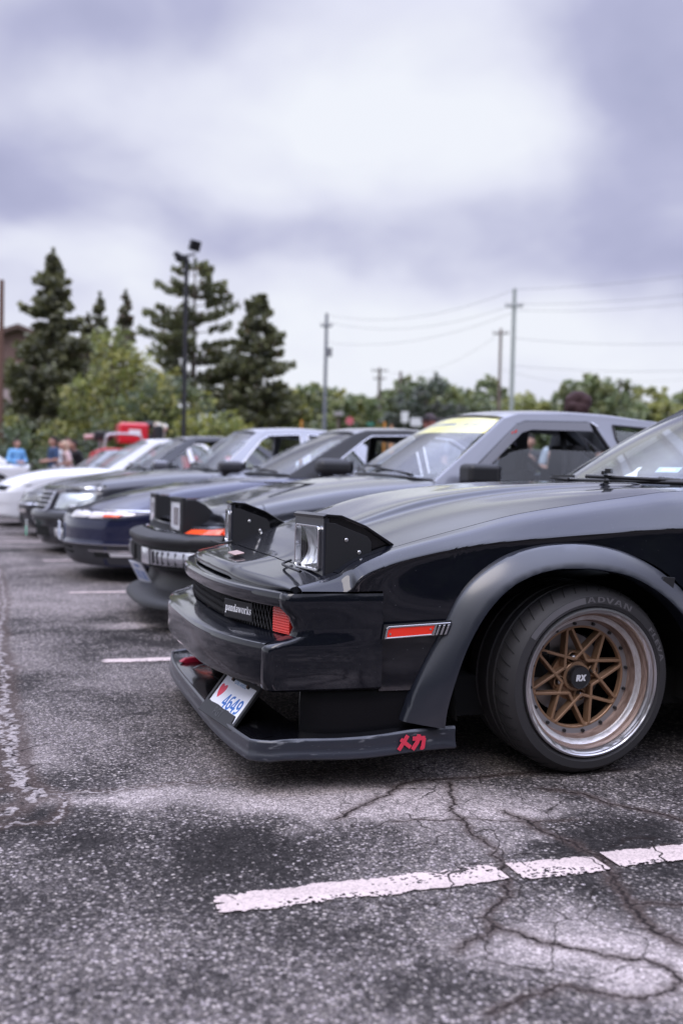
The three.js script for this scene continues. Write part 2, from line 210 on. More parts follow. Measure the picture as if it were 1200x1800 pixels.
{
  const gt = dataTex(512, 512, (u, v) => { const n = fbm(u * 40, v * 40, 5, 3), m = fbm(u * 7, v * 7, 3, 13); return [.055 + .06 * n * m + .03 * m, .075 + .07 * n, .025 + .02 * n]; }, true, 1); gt.wrapS = gt.wrapT = THREE.RepeatWrapping;
  structure('grass_verge', flat(rect(-420, -460, 420, -46), [], [0, 0, 12], -.02), std({ map: gt, roughness: 1 }));
  structure('grass_verge', flat(rect(-420, -46, -60, 60), [], [0, 0, 12], -.02), std({ map: gt, roughness: 1 }));
  structure('grass_verge', flat(rect(60, -46, 420, 60), [], [0, 0, 12], -.02), std({ map: gt, roughness: 1 }));
}
{ // painted stall lines, worn and broken where cracks cross them
  const lineTex = (near) => dataTex(near ? 2048 : 1024, 64, (u, v, i, j) => { const x = u * 5.2, z = v * .1; if (near && netCrack(x + .4, -1.9275 - v * .095) > .35) return [.05, .04, .04, 0]; const n = hash2(Math.floor(x / .0055), Math.floor(z / .0055), 3), m = fbm(x * 4, z * 14, 4, 8), edge = Math.min(v, 1 - v) * .1 + (vnoise(x * 110, v * 9, 4) - .5) * .014 + (vnoise(x * 31, v * 3, 6) - .5) * .012, e2 = x + (vnoise(v * 9, 2, 9) - .5) * .05;
    const gone = edge < .004 || e2 < .012 || n * m > .5; const t = .66 + .3 * (m - .5) - .22 * (hash2(i, j, 5) > .8) - .1 * (n > .7);
    return gone ? [.14, .13, .14, n > .5 || edge < .004 || e2 < .012 ? 0 : 1] : [t * .84, t * .68, t * .62, 1]; });
  const lineMat = (near) => { const tex = lineTex(near); tex.wrapS = tex.wrapT = THREE.ClampToEdgeWrapping; return std({ map: tex, transparent: true, roughness: .8 }); }, lm = lineMat(false), lmN = lineMat(true);
  const sayL = ['broken pinkish white stall line in the foreground, crossed by cracks', 'white stall line ending under the splitter of the nearest black coupe', 'pale stall line ending under the car with the round orange corner lamp', 'short faint stall line just past the dark blue car', 'blurred stall line under the green plate of the grille car', 'far stall line by the white car', 'far stall line beyond the white car', 'farthest stall line by the red truck'];
  const x0s = [.405, .41, .40, .30, -.6, .35, .3, .3];
  lineZ.forEach((z, i) => {
    const pieces = i ? [[x0s[i], x0s[i] + 5.2, 0, 0]] : [[.405, 1.055, 0, 0], [1.085, 1.305, .012, .0], [1.335, 5.6, .004, .0]];
    const gs = pieces.map(([a, b, dz], k) => { const g = new THREE.PlaneGeometry(b - a, .095, Math.max(2, Math.round((b - a) / .06)), 1); g.rotateX(-Math.PI / 2); g.translate((a + b) / 2, .004, z + dz); const p = g.attributes.position, uv = g.attributes.uv; for (let q = 0; q < p.count; q++) { const x = p.getX(q); p.setZ(q, p.getZ(q) + (vnoise(x * 9, i + 5 * k, 2) - .5) * .012); uv.setXY(q, i ? (x - a) / (b - a) : (x - .4) / 5.2, uv.getY(q)); } return g; });
    tag(mesh('parking_line', gs, i ? lm : lmN), sayL[i], 'line', 'painted stall lines'); });
}
// ---------------------------------------------------------------- materials shared by the cars
// black paint: tiny chips and settled grit in the colour, smeared polish in the gloss
const gritMap = dataTex(1024, 1024, (u, v, i, j) => { const n = hash2(i >> 1, j >> 1, 61), c = hash2(i, j, 62), s = n > .9994 ? .04 + .2 * c * c : 0, d = .0012 * fbm(u * 30, v * 30, 3, 63); return [.0035 + d + s, .0042 + d + s, .0075 + d + s]; });
const smearMap = dataTex(512, 512, (u, v) => { const n = fbm(u * 9, v * 9, 5, 65), m = fbm(u * 3, v * 40, 4, 66), k = clamp(.25 + .9 * (n - .3) + .5 * (m - .4)); return [k, k, k]; }, false);
const scuffMap = dataTex(1024, 256, (u, v, i, j) => { const n = hash2(i >> 1, j, 71), l = fbm(u * 70, v * 14, 4, 72), k = .75 + .5 * fbm(u * 12, v * 5, 4, 73), s = n > .997 ? .10 : l > .72 ? (l - .72) * .8 : 0; return [.016 * k + s, .018 * k + s, .027 * k + s]; });
const M = {
  black: phy({ map: gritMap, roughness: .28, specularIntensity: .25, clearcoat: 1, clearcoatRoughness: .11, clearcoatRoughnessMap: smearMap }),
  satin: phy({ color: lin(.010, .012, .019), roughness: .34, clearcoat: .9, clearcoatRoughness: .20 }),
  gloss: phy({ color: lin(.003, .003, .004), roughness: .2, specularIntensity: .25, clearcoat: .8, clearcoatRoughness: .06 }), lip: phy({ map: scuffMap, roughness: .42, clearcoat: .7, clearcoatRoughness: .28 }), under: phy({ color: lin(.003, .003, .004), roughness: .35, specularIntensity: .5 }),
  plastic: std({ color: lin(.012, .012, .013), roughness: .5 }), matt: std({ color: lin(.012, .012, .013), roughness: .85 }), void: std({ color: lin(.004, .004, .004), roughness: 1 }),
  rubber: std({ color: lin(.025, .0235, .0245), roughness: .62 }), letter: std({ color: lin(.095, .090, .094), roughness: .6 }),
  chrome: std({ color: lin(.72, .72, .74), metalness: 1, roughness: .14 }), alu: std({ color: lin(.62, .61, .62), metalness: 1, roughness: .3 }), steel: std({ color: lin(.3, .3, .31), metalness: 1, roughness: .4 }), bolt: std({ color: lin(.55, .54, .52), metalness: .9, roughness: .3 }),
  glass: phy({ color: lin(.86, .92, .92), roughness: .02, transmission: 1, thickness: 0, ior: 1.85, side: THREE.DoubleSide }), tint: phy({ color: lin(.45, .48, .5), roughness: .02, transmission: 1, thickness: 0, ior: 1.5 }),
  lens: phy({ color: lin(.93, .94, .95), roughness: .06, transmission: 1, thickness: 0, ior: 1.5 }), reflector: std({ color: lin(.88, .88, .9), metalness: .75, roughness: .32 }),
  orange: phy({ color: lin(.9, .085, .015), roughness: .2, clearcoat: .5 }), red: phy({ color: lin(.85, .03, .012), roughness: .2, clearcoat: .6 }),
  seat: std({ color: lin(.02, .02, .022), roughness: .9 }), white: std({ color: lin(.72, .72, .73), roughness: .5 }),
};
const textMat = (w, h, draw, o = {}) => std({ map: canvasTex(w, h, draw), roughness: .45, ...o });
// a plate or decal: a thin box whose front (+z of its own frame) carries the drawing
function plaque(w, h, d, matl) { const g = new RoundedBoxGeometry(w, h, d, 2, d * .45), p = g.attributes.position, uv = g.attributes.uv; for (let i = 0; i < p.count; i++) uv.setXY(i, p.getX(i) / w + .5, p.getY(i) / h + .5); return g; }
// ---- body side surface: stations along x, each with half-section points [z, y] from the centre to the sill
function loft(stations, crease = []) {
  const n = stations[0].p.length, fz = [], fy = [];
  for (let k = 0; k < n; k++) { fz.push(pchip(stations.map((s) => [s.x, s.p[k][0]]))); fy.push(pchip(stations.map((s) => [s.x, s.p[k][1]]))); }
  return (x, v) => {
    const k = clamp(Math.floor(v), 0, n - 2), t = v - k, g = (f) => { const a = f[k](x), b = f[k + 1](x), c = b - a, m0 = k > 0 && !crease.includes(k) ? (b - f[k - 1](x)) / 2 : c, m1 = k + 2 < n && !crease.includes(k + 1) ? (f[k + 2](x) - a) / 2 : c, t2 = t * t, t3 = t2 * t; return (2 * t3 - 3 * t2 + 1) * a + (t3 - 2 * t2 + t) * m0 + (3 * t2 - 2 * t3) * b + (t3 - t2) * m1; };
    return [x, g(fy), g(fz)];
  };
}
// v at which the section at x falls to height y
function vAt(S, x, y, v0, v1) { if (S(x, v0)[1] < y) return v0; if (S(x, v1)[1] > y) return v1; for (let i = 0; i < 26; i++) { const m = (v0 + v1) / 2; S(x, m)[1] > y ? v0 = m : v1 = m; } return v1; }
function wheelGroup(name, parent, [x, y, z], R, w, rimR, rimMat, o = {}) { // simple road wheel, axle along z, face towards +z
  const g = group(name, parent, [x, y, z]); if (o.flip) g.rotation.y = Math.PI;
  const s = w, prof = [[rimR, -s], [R - .035, -s], [R - .008, -s + .02], [R, -s + .045], [R, -.045], [R - .008, -.02], [R - .035, -.002], [rimR + .01, -.004], [rimR, -.012]].map((p) => new THREE.Vector2(...p));
  mesh('tyre', new THREE.LatheGeometry(prof, 40).rotateX(Math.PI / 2), M.rubber, g);
  const rp = [[rimR, -.012], [rimR - .012, -.006], [rimR - .02, -.03], [rimR - .04, -.05], [.02, -.03]].map((p) => new THREE.Vector2(...p));
  const sp = [new THREE.LatheGeometry(rp, 36).rotateX(Math.PI / 2)];
  for (let k = 0; k < (o.spokes ?? 5); k++) sp.push(box(.045, rimR - .03, .02, 0, (rimR) / 2, -.018).rotateZ(k * 2 * Math.PI / (o.spokes ?? 5)));
  mesh('rim', sp, rimMat, g); mesh('hub_cap', cyl(.035, .04, .03, 16).rotateX(Math.PI / 2).translate(0, 0, -.005), M.plastic, g); return g;
}
// front seat, origin on the cabin floor, facing -x
function seat(parent, x, z) {
  const g = [box(.5, .16, .48, 0, .25, 0, .06), extr([[.16, .2], [.33, .95], [.24, .97], [.06, .3]], .46, { b: .04 }).translate(0, 0, -.23), extr([[.30, .93], [.34, 1.12], [.25, 1.12], [.22, .94]], .26, { b: .03 }).translate(0, 0, -.13)];
  return mesh('seat', g.map((q) => q.translate(x, 0, z)), M.seat, parent);
}
// ---------------------------------------------------------------- the nearest car: black coupe with raised lamps
{
  const car = thing('parked_coupe', 'black wide-arched coupe nearest the camera with raised headlights, bronze star wheel and deep front splitter', 'car', [.60, 0, -3.35], 0, 'cars parked in the row');
  const wv = pchip([[.0, .70], [.2, .712], [.46, .73], [.7, .752], [1.07, .775], [1.7, .785], [3.4, .785], [4.2, .70]]);
  const yc = pchip([[0, .598], [.2, .632], [.3, .672], [.46, .737], [.7, .814], [1.07, .868], [1.4, .884], [1.9, .892], [2.9, .90], [3.5, .90], [4.2, .86]]);
  const ye = pchip([[0, .570], [.03, .576], [.2, .620], [.34, .645], [.46, .682], [.7, .742], [.86, .78], [1.06, .812], [1.26, .84], [1.48, .864], [1.9, .874], [4.2, .85]]);
  const ycr = pchip([[0, .535], [.2, .570], [.3, .60], [.46, .65], [.7, .697], [.98, .722], [1.4, .749], [1.9, .756], [4.2, .74]]);
  const z4 = pchip([[0, .692], [.2, .688], [.34, .675], [.46, .662], [.6, .651], [.8, .645], [1.07, .645], [4.2, .64]]), st = [0, .06, .12, .2, .3, .46, .7, .86, 1.07, 1.26, 1.4, 1.7, 2.2, 3.2, 3.9, 4.2].map((x) => { const k = wv(x) / .775, bl = sstep(.3, .6, x) * .8 + .2, c = yc(x), e = ye(x), r = ycr(x); return { x, p: [[0, c], [.26, c - .001], [.335, lerp(c, e, .27) - .008 * bl], [z4(x) * .79, lerp(c, e, .62)], [z4(x), e], [lerp(z4(x), .772 * k + .03 * (1 - sstep(.3, .55, x)), .45), lerp(e, r, .36) + .004], [.772 * k + .03 * (1 - sstep(.3, .55, x)), r], [(.764 + .01 * (1 - bl)) * k + .022 * (1 - sstep(.3, .55, x)), r - .022], [.779 * k, .5], [.768 * k, .3], [.75 * k, .17]] }; });
  const S0 = loft(st, [4, 6]), fall = (x) => 1 - sstep(.10, .37, x), bow = (z) => .045 + .085 * Math.pow(Math.min(Math.abs(z), .72) / .66, 2.6);
  const S = (x, v) => { const p = S0(x, v); return [p[0] + bow(p[2]) * fall(x), p[1], p[2]]; };
  const both = (f) => { const g = f(); return [g, mirrorZ(g)]; };
  // header panel with rolled front edge, hood
  const head = (sgn) => sheet((u, v) => { const x = lerp(0, .152, u), p = S(x, v * 4); const r = Math.max(0, 1 - u / .16); p[1] -= .034 * r * r * (2 - r) * (1 - .75 * sstep(.7, 1, v)); p[0] += -.012 * Math.sin(Math.min(1, u / .16) * Math.PI) ; return p; }, 18, 22, { us: [0, .01, .03, .06, .1, .14, .18, .25, .4, .6, .8, 1], out: [.3, 0, 0], skirt: .02 });
  const hd = head(); mesh('header_panel', [hd, mirrorZ(hd)], M.black, car);
  const hx = (v) => 1.5 + .24 * Math.pow(S0(1.5, v)[2] / .62, 2) - .02;
  const hood = sheet((u, v) => { const vv = v * 3.985, x = lerp(.158, hx(vv), u); return S(x, vv); }, 46, 34, { out: [1, 0, 0], skirt: .018 });
  mesh('hood', [hood, mirrorZ(hood)], M.black, car);
  // fenders: above the bumper box, then down to the valence, cut by the arch
  const low = (x) => { const d = x - 1.05; return Math.max(.275, Math.abs(d) < .44 ? .285 + .40 * Math.sqrt(1 - (d / .44) ** 2) : 0); };
  const fenderPart = (x0, x1, yl, n) => sheet((u, v) => { const x = lerp(x0, x1, u), ve = vAt(S0, x, yl(x), 4.02, 10); return S(x, lerp(4.02, ve, v)); }, n, 22, { out: [(x0 + x1) / 2, .3, 0], skirt: .012 });
  const fen = () => mergeGeometries([fenderPart(.02, .40, () => .562, 22), fenderPart(.40, 1.86, low, 90)]);
  { const f = fen(); mesh('fender', f, M.black, car); mesh('fender', mirrorZ(f), M.black, car); }
  { // side body behind: door, rear quarter
    const low2 = (x) => { const d = x - 3.66; return Math.max(.2, Math.abs(d) < .36 ? .285 + Math.sqrt(.36 ** 2 - d * d) : 0); };
    const part = (x0, x1, n) => sheet((u, v) => { const x = lerp(x0, x1, u); return S(x, lerp(4.02, vAt(S0, x, low2(x), 4.02, 10), v)); }, n, 16, { out: [(x0 + x1) / 2, .3, 0], skirt: .012 });
    const d = part(1.865, 2.95, 20), q = part(2.955, 4.2, 60); mesh('door', d, M.black, car); mesh('door', mirrorZ(d), M.black, car); mesh('rear_quarter', q, M.black, car); mesh('rear_quarter', mirrorZ(q), M.black, car);
    const dk = sheet((u, v) => S(lerp(3.45, 4.2, u), v * 4.02), 12, 10, { out: [3.8, 0, 0] }); mesh('rear_deck', [dk, mirrorZ(dk)], M.black, car);
    mesh('rear_bumper', [box(.12, .4, 1.36, 4.2, .42, 0, .05), box(.06, .3, 1.3, 4.18, .72, 0, .03)], M.black, car);
  }
  // dark structure under the skins
  mesh('underbody', [box(3.55, .12, 1.2, 2.3, .22, 0), box(.06, .42, 1.24, .36, .36, 0), box(.3, .3, 1.1, .55, .40, 0), box(1.1, .04, 1.2, .95, .55, 0), box(.5, .45, .5, 1.1, .45, 0), box(.1, .5, 1.3, 1.6, .45, 0), box(.5, .5, 1.3, 4, .45, 0)], M.void, car);
  { // inner arches
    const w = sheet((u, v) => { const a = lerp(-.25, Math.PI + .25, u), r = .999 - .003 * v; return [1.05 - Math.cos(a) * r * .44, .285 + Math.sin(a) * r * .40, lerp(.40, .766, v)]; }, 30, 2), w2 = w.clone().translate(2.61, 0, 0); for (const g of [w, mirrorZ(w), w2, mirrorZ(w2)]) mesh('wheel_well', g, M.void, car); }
  // ---- front bumper: top bar, shelf and lip
  const planX = (x0, a, p, z) => x0 + a * Math.pow(Math.abs(z) / .66, p);
  const zs = []; for (let i = -30; i <= 30; i++) zs.push(.69 * Math.sin(i / 30 * Math.PI / 2));
  const rows = (prof, p) => sheet((u, v) => { const j = Math.round(v * (prof.length - 1)), z = zs[Math.round(u * 60)], q = prof[j]; return [planX(q[0], q[1], p, z), q[2], z]; }, 0, 0, { us: zs.map((_, i) => i / 60), vs: prof.map((_, j) => j / (prof.length - 1)), crease: .5 });
  const lip = [[.05, .10, .436], [.04, .10, .434], [-.036, .098, .4185], [-.046, .1, .415], [-.052, .102, .406], [-.0525, .102, .395], [-.0505, .102, .314], [-.047, .102, .304], [-.040, .10, .298], [.03, .09, .291], [.06, .09, .30]];
  const topbar = [[.10, .10, .545], [.05, .10, .5565], [.016, .10, .557], [.007, .10, .554], [.003, .10, .547], [.003, .10, .522], [.006, .10, .515], [.014, .10, .5115], [.06, .10, .511]];
  const bump = group('front_bumper', car);
  mesh('bumper_lip', rows(lip, 3.3), M.black, bump); mesh('bumper_top_bar', rows(topbar, 2.8), M.black, bump);
  { // corner boxes
    const yv = [.552, .5565, .556, .55, .535, .515, .49, .46, .437, .426, .418, .412, .404, .39, .36, .32, .30, .291, .284, .28], xf0 = pchip([[.27, .085], [.284, .075], [.294, .066], [.32, .0625], [.39, .0625], [.405, .063], [.412, .069], [.42, .088], [.437, .142], [.45, .150], [.49, .136], [.515, .114], [.54, .111], [.555, .115], [.56, .134]]);
    const path = (t, xf, ins) => { // plan path: front face, round, side, turned-in rear edge
      const r = .032, zo = .722 - ins; if (t < .2) return [xf, lerp(.676, zo - r, t / .2)]; if (t < .5) { const a = (t - .2) / .3 * Math.PI / 2; return [xf + r - r * Math.cos(a), zo - r + r * Math.sin(a)]; } if (t < .94) return [lerp(xf + r, .3965, (t - .5) / .44), zo + .016 * sstep(.45, .94, t)]; return [.3985, lerp(zo + .016, .66, (t - .94) / .06)]; };
    const us = [0, .1, .2, .24, .28, .32, .36, .4, .44, .48, .5, .55, .6, .7, .8, .9, .935, .94, .97, 1];
    const side = sheet((u, v) => { const j = Math.round(v * (yv.length - 1)), y = yv[j], e = j === 0 ? .03 : j === 1 ? .008 : j === 2 ? .002 : j === yv.length - 1 ? .03 : j === yv.length - 2 ? .008 : 0, q = path(u, xf0(y) + e * .6, e - .004 * Math.sin((y - .28) / .28 * Math.PI)); return [q[0], y, q[1]]; }, 0, 0, { us, vs: yv.map((_, j) => j / (yv.length - 1)), out: [.25, .42, .5], crease: .7 });
    for (const s of [1, -1]) mesh('bumper_corner', s > 0 ? side : mirrorZ(side), M.black, bump);
  }
  // mesh grille: black honeycomb of crossed wires, dark behind it
  const gx = (z) => planX(.042, .10, 2.8, z);
  { const wires = [], n = 70; for (let k = 0; k < n; k++) for (const s of [1, -1]) { const z0 = lerp(-.60, .60, k / (n - 1)), z1 = z0 + s * .030; if (Math.abs(z1) > .61) continue; wires.push(bar([gx(z0) - .004, .438, z0], [gx(z1) - .004, .510, z1], .0021, 4)); }
    mesh('grille', wires, std({ color: lin(.02, .02, .022), roughness: .4, metalness: .3 }), car); mesh('grille_backing', sheet((u, v) => { const z = lerp(-.685, .685, u); return [gx(z) + .03, lerp(.43, .517, v), z]; }, 40, 1), M.void, car); }
  { // script badge
    const t = textMat(256, 96, (x, w, h) => { x.fillStyle = '#17171a'; x.fillRect(0, 0, w, h); x.fillStyle = '#f4f4f6'; x.font = 'italic bold 50px serif'; x.textAlign = 'center'; x.save(); x.translate(w / 2, 60); x.scale(.74, 1); x.fillText('pandaworks', 0, 0); x.restore(); });
    const g = plaque(.155, .058, .008); const b = mesh('script_badge', g, t, car); b.position.set(gx(.42) - .014, .474, .42); b.rotation.y = -Math.PI / 2 + .36;
  }
  for (const s of [1, -1]) { // red turn lamps at the grille's ends with ribbed lenses
    const gs = [sheet((u, v) => { const z = s * lerp(.605, .682, u), y = lerp(.438, .509, v); return [gx(z) - .010 + .0008 * Math.sin(v * 60) + .004 * (1 - u), y, z]; }, 4, 40, { skirt: .02, out: [1, .47, 0] })];
    mesh('turn_signal', gs, phy({ color: lin(.85, .035, .02), roughness: .22, clearcoat: .6, transmission: .25, thickness: 0 }), car); mesh('turn_signal_reflector', box(.004, .05, .05, gx(.64) + .006, .472, s * .64).rotateY(0), std({ color: lin(.8, .2, .1), metalness: .6, roughness: .35 }), car);
  }
  // valence under the bumper
  { const pts = [], sd = [[.30, .60], [.20, .638], [.185, .655], [.183, .668], [.20, .680], [.24, .694], [.32, .702], [.45, .708], [.575, .714]], path = sd;
    const vl = sweep(path, [[.05, .30], [.004, .2885], [0, .283], [-.003, .24], [-.001, .20], [-.003, .15]], { crease: .6, out: [.5, .22, 0] }); mesh('valence', vl, M.under, car); mesh('valence', mirrorZ(vl), M.under, car); }
  // ---- splitter: tray with an upturned lip
  { const front = []; for (let i = 0; i <= 48; i++) { const z = .70 * Math.sin((i / 48 - .5) * Math.PI); front.push([-.004 + .036 * Math.pow(Math.abs(z) / .70, 3.6), z]); }
    const side = []; for (let i = 0; i <= 14; i++) side.push([lerp(.115, .625, i / 14), .742 + .018 * Math.sin(i / 14 * 2.4) - .006 * (i / 14)]);
    const path = [...side.map((p) => [p[0], -p[1]]).reverse(), [.08, -.733], [.052, -.718], ...front, [.052, .718], [.08, .733], ...side];
    const lift = (p, y) => y + .012 * sstep(.1, .6, p[0]) * (y > .12 ? 1 : .4) + .004 * Math.sin(p[0] * 14) * (p[0] > .1 ? 1 : 0);
    const sp = group('splitter', car);
    mesh('splitter_lip', sweep(path, [[.06, .096], [.012, .0955], [-.002, .097], [-.010, .102], [-.011, .107], [-.006, .117], [-.003, .13], [-.004, .148], [-.002, .154], [.002, .156], [.007, .153], [.009, .142]], { yf: lift, crease: .8 }), M.lip, sp);
    mesh('splitter_tray', sweep(path.filter((p) => p[0] < .6), [[.007, .147], [.03, .152], [.06, .156], [.18, .158]], { yf: lift, crease: 1 }), M.gloss, sp);
    // red characters on the near side: strokes as thin raised vinyl
    const st = []; const S1 = (a, b, w = .0112) => { const dx = b[0] - a[0], dy = b[1] - a[1], l = Math.hypot(dx, dy), nx = -dy / l * w / 2, ny = dx / l * w / 2; st.push(extr([[a[0] + nx, a[1] + ny], [b[0] + nx, b[1] + ny], [b[0] - nx, b[1] - ny], [a[0] - nx, a[1] - ny]], .0015 + .0002 * st.length)); };
    S1([.031, .044], [.004, .004]); S1([.031, .044], [.024, .034], .011); S1([.010, .034], [.040, .010]); // me
    S1([.046, .034], [.084, .034]); S1([.081, .034], [.077, .004]); S1([.079, .005], [.070, .006], .008); S1([.065, .045], [.062, .026]); S1([.0625, .027], [.046, .003]); // ka
    const k = mesh('splitter_lettering', st, std({ color: lin(.62, .035, .07), roughness: .5 }), sp); k.position.set(.440, .112, .7685); k.rotation.y = .018;
  }
  { // number plate in a tilted black frame, leaning on the tray
    const pl = group('number_plate', car, [.042, .200, .413]); const ux = [.1529, -.0086, .9882], vy = [.6179, .7812, -.0888]; const U = P(ux), Vv = P(vy), N = new THREE.Vector3().crossVectors(U, Vv); pl.setRotationFromMatrix(new THREE.Matrix4().makeBasis(U, Vv, N));
    const draw = (x, w, h) => { x.fillStyle = '#e9eaf2'; x.fillRect(0, 0, w, h); x.fillStyle = '#1f5fae'; x.textAlign = 'center'; x.font = 'bold 40px sans-serif'; x.save(); x.translate(w * .5, 44); x.fillStyle = '#6d9ac8'; x.fillText('ONTARIO', 0, 0); x.restore(); x.fillStyle = '#1c66b8'; x.font = 'bold 132px sans-serif'; x.save(); x.translate(w * .62, h * .80); x.scale(.92, 1); x.fillText('4649', 0, 0); x.restore();
      x.fillStyle = '#e0304e'; const a = w * .15, b = h * .42; x.beginPath(); x.moveTo(a, b + 62); x.bezierCurveTo(a - 80, b, a - 46, b - 60, a, b - 22); x.bezierCurveTo(a + 46, b - 60, a + 80, b, a, b + 62); x.fill(); };
    mesh('plate', plaque(.262, .128, .003).translate(0, .004, .004), textMat(512, 256, draw), pl);
    const hole = [[-.126, -.034], [-.126, .058], [-.07, .058], [-.068, .05], [-.056, .05], [-.054, .058], [.05, .058], [.052, .05], [.064, .05], [.066, .058], [.126, .058], [.126, -.058], [.112, -.058], [.110, -.048], [.104, -.036], [.05, -.036], [.045, -.034], [.01, -.036], [-.04, -.033], [-.108, -.036], [-.113, -.034]];
    const fr = new THREE.Shape([[-.141, -.078], [.141, -.078], [.141, .072], [-.141, .072]].map((p) => new THREE.Vector2(...p)));
    mesh('plate_frame', extr(fr, .007, { holes: [hole], b: .0015 }).translate(0, 0, .003), M.plastic, pl);
    const tg = new TextGeometry('PGT', { font: bold, size: .026, depth: .002, curveSegments: 3 }); mesh('frame_lettering', tg.translate(-.04, -.066, .010), std({ color: lin(.03, .03, .032), roughness: .35 }), pl);
    for (const x of [-.062, .058]) mesh('screw', cyl(.005, .005, .004, 10).rotateX(Math.PI / 2).translate(x, .056, .011), std({ color: lin(.16, .09, .06), metalness: .7, roughness: .5 }), pl);
    for (const x of [-.06, .06]) mesh('plate_bracket', box(.02, .04, .004, x, .08, -.004), M.steel, pl);
  }
  { // red tow hook and a twisted metal strap on the far side
    const a = extr([[0, 0], [.02, .012], [.09, .02], [.13, .016], [.13, -.002], [.09, -.006], [.02, -.008]], .022, { b: .004 }); mesh('tow_hook', [a.translate(.025, .158, -.47), bar([.12, .165, -.459], [.24, .2, -.459], .01)], std({ color: lin(.55, .02, .06), roughness: .35 }), car);
    mesh('tow_strap', sheet((u, v) => { const a = u * 1.6; return [lerp(.16, .05, u) + .016 * v * Math.cos(a), lerp(.215, .15, u) + .004 * Math.sin(u * 9), lerp(-.28, -.33, u) + (v - .5) * .045 * Math.cos(a)]; }, 14, 4), M.steel, car); }
  { // side marker in a chrome bezel with three slanted fins
    const z = .7485, mk = group('side_marker', car, [.397, .430, z]); mk.rotation.y = -.075;
    mesh('bezel', [extr([[0, .0], [.148, .008], [.157, .038], [.195, .0405], [.197, .045], [.013, .036], [.006, .03]], .008, { holes: [[[.008, .004], [.012, .026], [.02, .031], [.150, .037], [.140, .0125]]], b: .0015 }), ...[0, 1, 2].map((k) => extr([[.150 + k * .0135, .0085 + k * .0006], [.1575 + k * .0135, .009 + k * .0006], [.168 + k * .0135, .0375 + k * .0004], [.1605 + k * .0135, .037 + k * .0004]], .008, { b: .001 }))], M.chrome, mk);
    mesh('lens', extr([[.008, .004], [.012, .026], [.02, .031], [.150, .037], [.140, .0125]], .006, { b: .001 }), M.red, mk);
    for (const [x, y] of [[.018, .014], [.137, .026]]) mesh('screw', cyl(.003, .003, .003, 10).rotateX(Math.PI / 2).translate(x, y, .0075), M.bolt, mk);
    mesh('side_marker_base', extr([[-.004, -.003], [.19, .006], [.201, .049], [.002, .039]], .004).translate(0, 0, -.003), M.plastic, mk);
  }
  // ---- wide front arch flare
  {
    const O = [[.468, .188], [.475, .21], [.503, .295], [.577, .453], [.627, .549], [.679, .605], [.767, .661], [.859, .689], [.952, .699], [1.048, .697], [1.147, .677], [1.249, .634], [1.354, .563], [1.44, .47], [1.51, .35], [1.55, .23], [1.555, .19]];
    const I = [[.577, .174], [.580, .22], [.602, .313], [.643, .424], [.702, .519], [.772, .583], [.844, .615], [.9, .627], [.955, .630], [1.051, .624], [1.149, .603], [1.251, .551], [1.335, .48], [1.395, .39], [1.42, .31], [1.435, .23], [1.44, .19]];
    const curve = (L) => { const c = new THREE.CatmullRomCurve3(L.map((p) => new THREE.Vector3(p[0], p[1], 0)), false, 'centripetal'); return (t) => c.getPoint(t); }, co = curve(O), ci = curve(I);
    const prof = [[-.04, -.02], [-.012, -.006], [0, .004], [.03, .013], [.12, .020], [.35, .034], [.7, .050], [.93, .058], [.985, .0585], [1.0, .055], [1.02, .045], [1.03, .0]]; // across: 0 at the body, 1 at the wheel; stand-off
    const f = sheet((u, v) => { const j = Math.round(v * (prof.length - 1)), a = co(u), b = ci(u), [k, h] = prof[j], x = lerp(a.x, b.x, k), y = lerp(a.y, b.y, k), k2 = wv(clamp(x, .4, 1.6)); return [x, y, k2 * .998 + h - (y < .3 ? (.3 - y) * .06 : 0)]; }, 70, 0, { vs: prof.map((_, j) => j / (prof.length - 1)), out: [1.05, .45, 0], crease: .9 });
    mesh('fender_flare', f, M.satin, car); mesh('fender_flare', mirrorZ(f), M.satin, car);
    mesh('flare_cap', extr([[0, 0], [.012, .028], [.052, .024], [.046, -.012], [.01, -.014]], .006, { b: .001 }).translate(1.262, .575, .806), M.plastic, car);
  }
  // ---- windshield, roof and pillars
  {
    const bx = (z) => 1.535 + .25 * Math.pow(z / .64, 2), tx = (z) => 2.27 + .09 * Math.pow(z / .52, 2);
    const ws = sheet((u, v) => { const s = lerp(-1, 1, u), z = lerp(.66, .52, v) * s, x = lerp(bx(.64 * s), tx(.52 * s), v) - .02 * Math.sin(v * Math.PI); return [x, lerp(.882 + .004 * (1 - s * s), 1.222 + .022 * (1 - s * s), v) + .012 * Math.sin(v * Math.PI), z]; }, 24, 12, { out: [2.5, .5, 0] });
    mesh('windshield', ws, M.glass, car);
    for (const s of [1, -1]) mesh('a_pillar', sheet((u, v) => { const a = [1.79, .872, .675], b = [2.37, 1.222, .53], q = [[0, 0, -.022], [-.012, .012, -.012], [-.006, .018, .006], [.03, .010, .018], [.06, -.01, .014]][Math.round(v * 4)]; return [lerp(a[0], b[0], u) + q[0], lerp(a[1], b[1], u) + q[1] + .012 * Math.sin(u * Math.PI), s * (lerp(a[2], b[2], u) + q[2])]; }, 12, 4, { out: [2.1, .8, 0] }), M.black, car);
    const roof = sheet((u, v) => { const s = lerp(-1, 1, v), x = lerp(tx(.52 * s), 3.25, u); return [x, 1.226 + .022 * (1 - s * s) + .035 * Math.sin(u * 2.2), .545 * s]; }, 14, 14, { out: [2.8, .5, 0], skirt: .03 }); mesh('roof', roof, M.black, car);
    const rg = sheet((u, v) => { const s = lerp(-1, 1, v); return [lerp(3.25, 4.0, u), lerp(1.25, .89, u) + .02 * (1 - s * s), lerp(.54, .62, u) * s]; }, 8, 8, { out: [3.4, .4, 0] }); mesh('rear_glass', rg, M.tint, car);
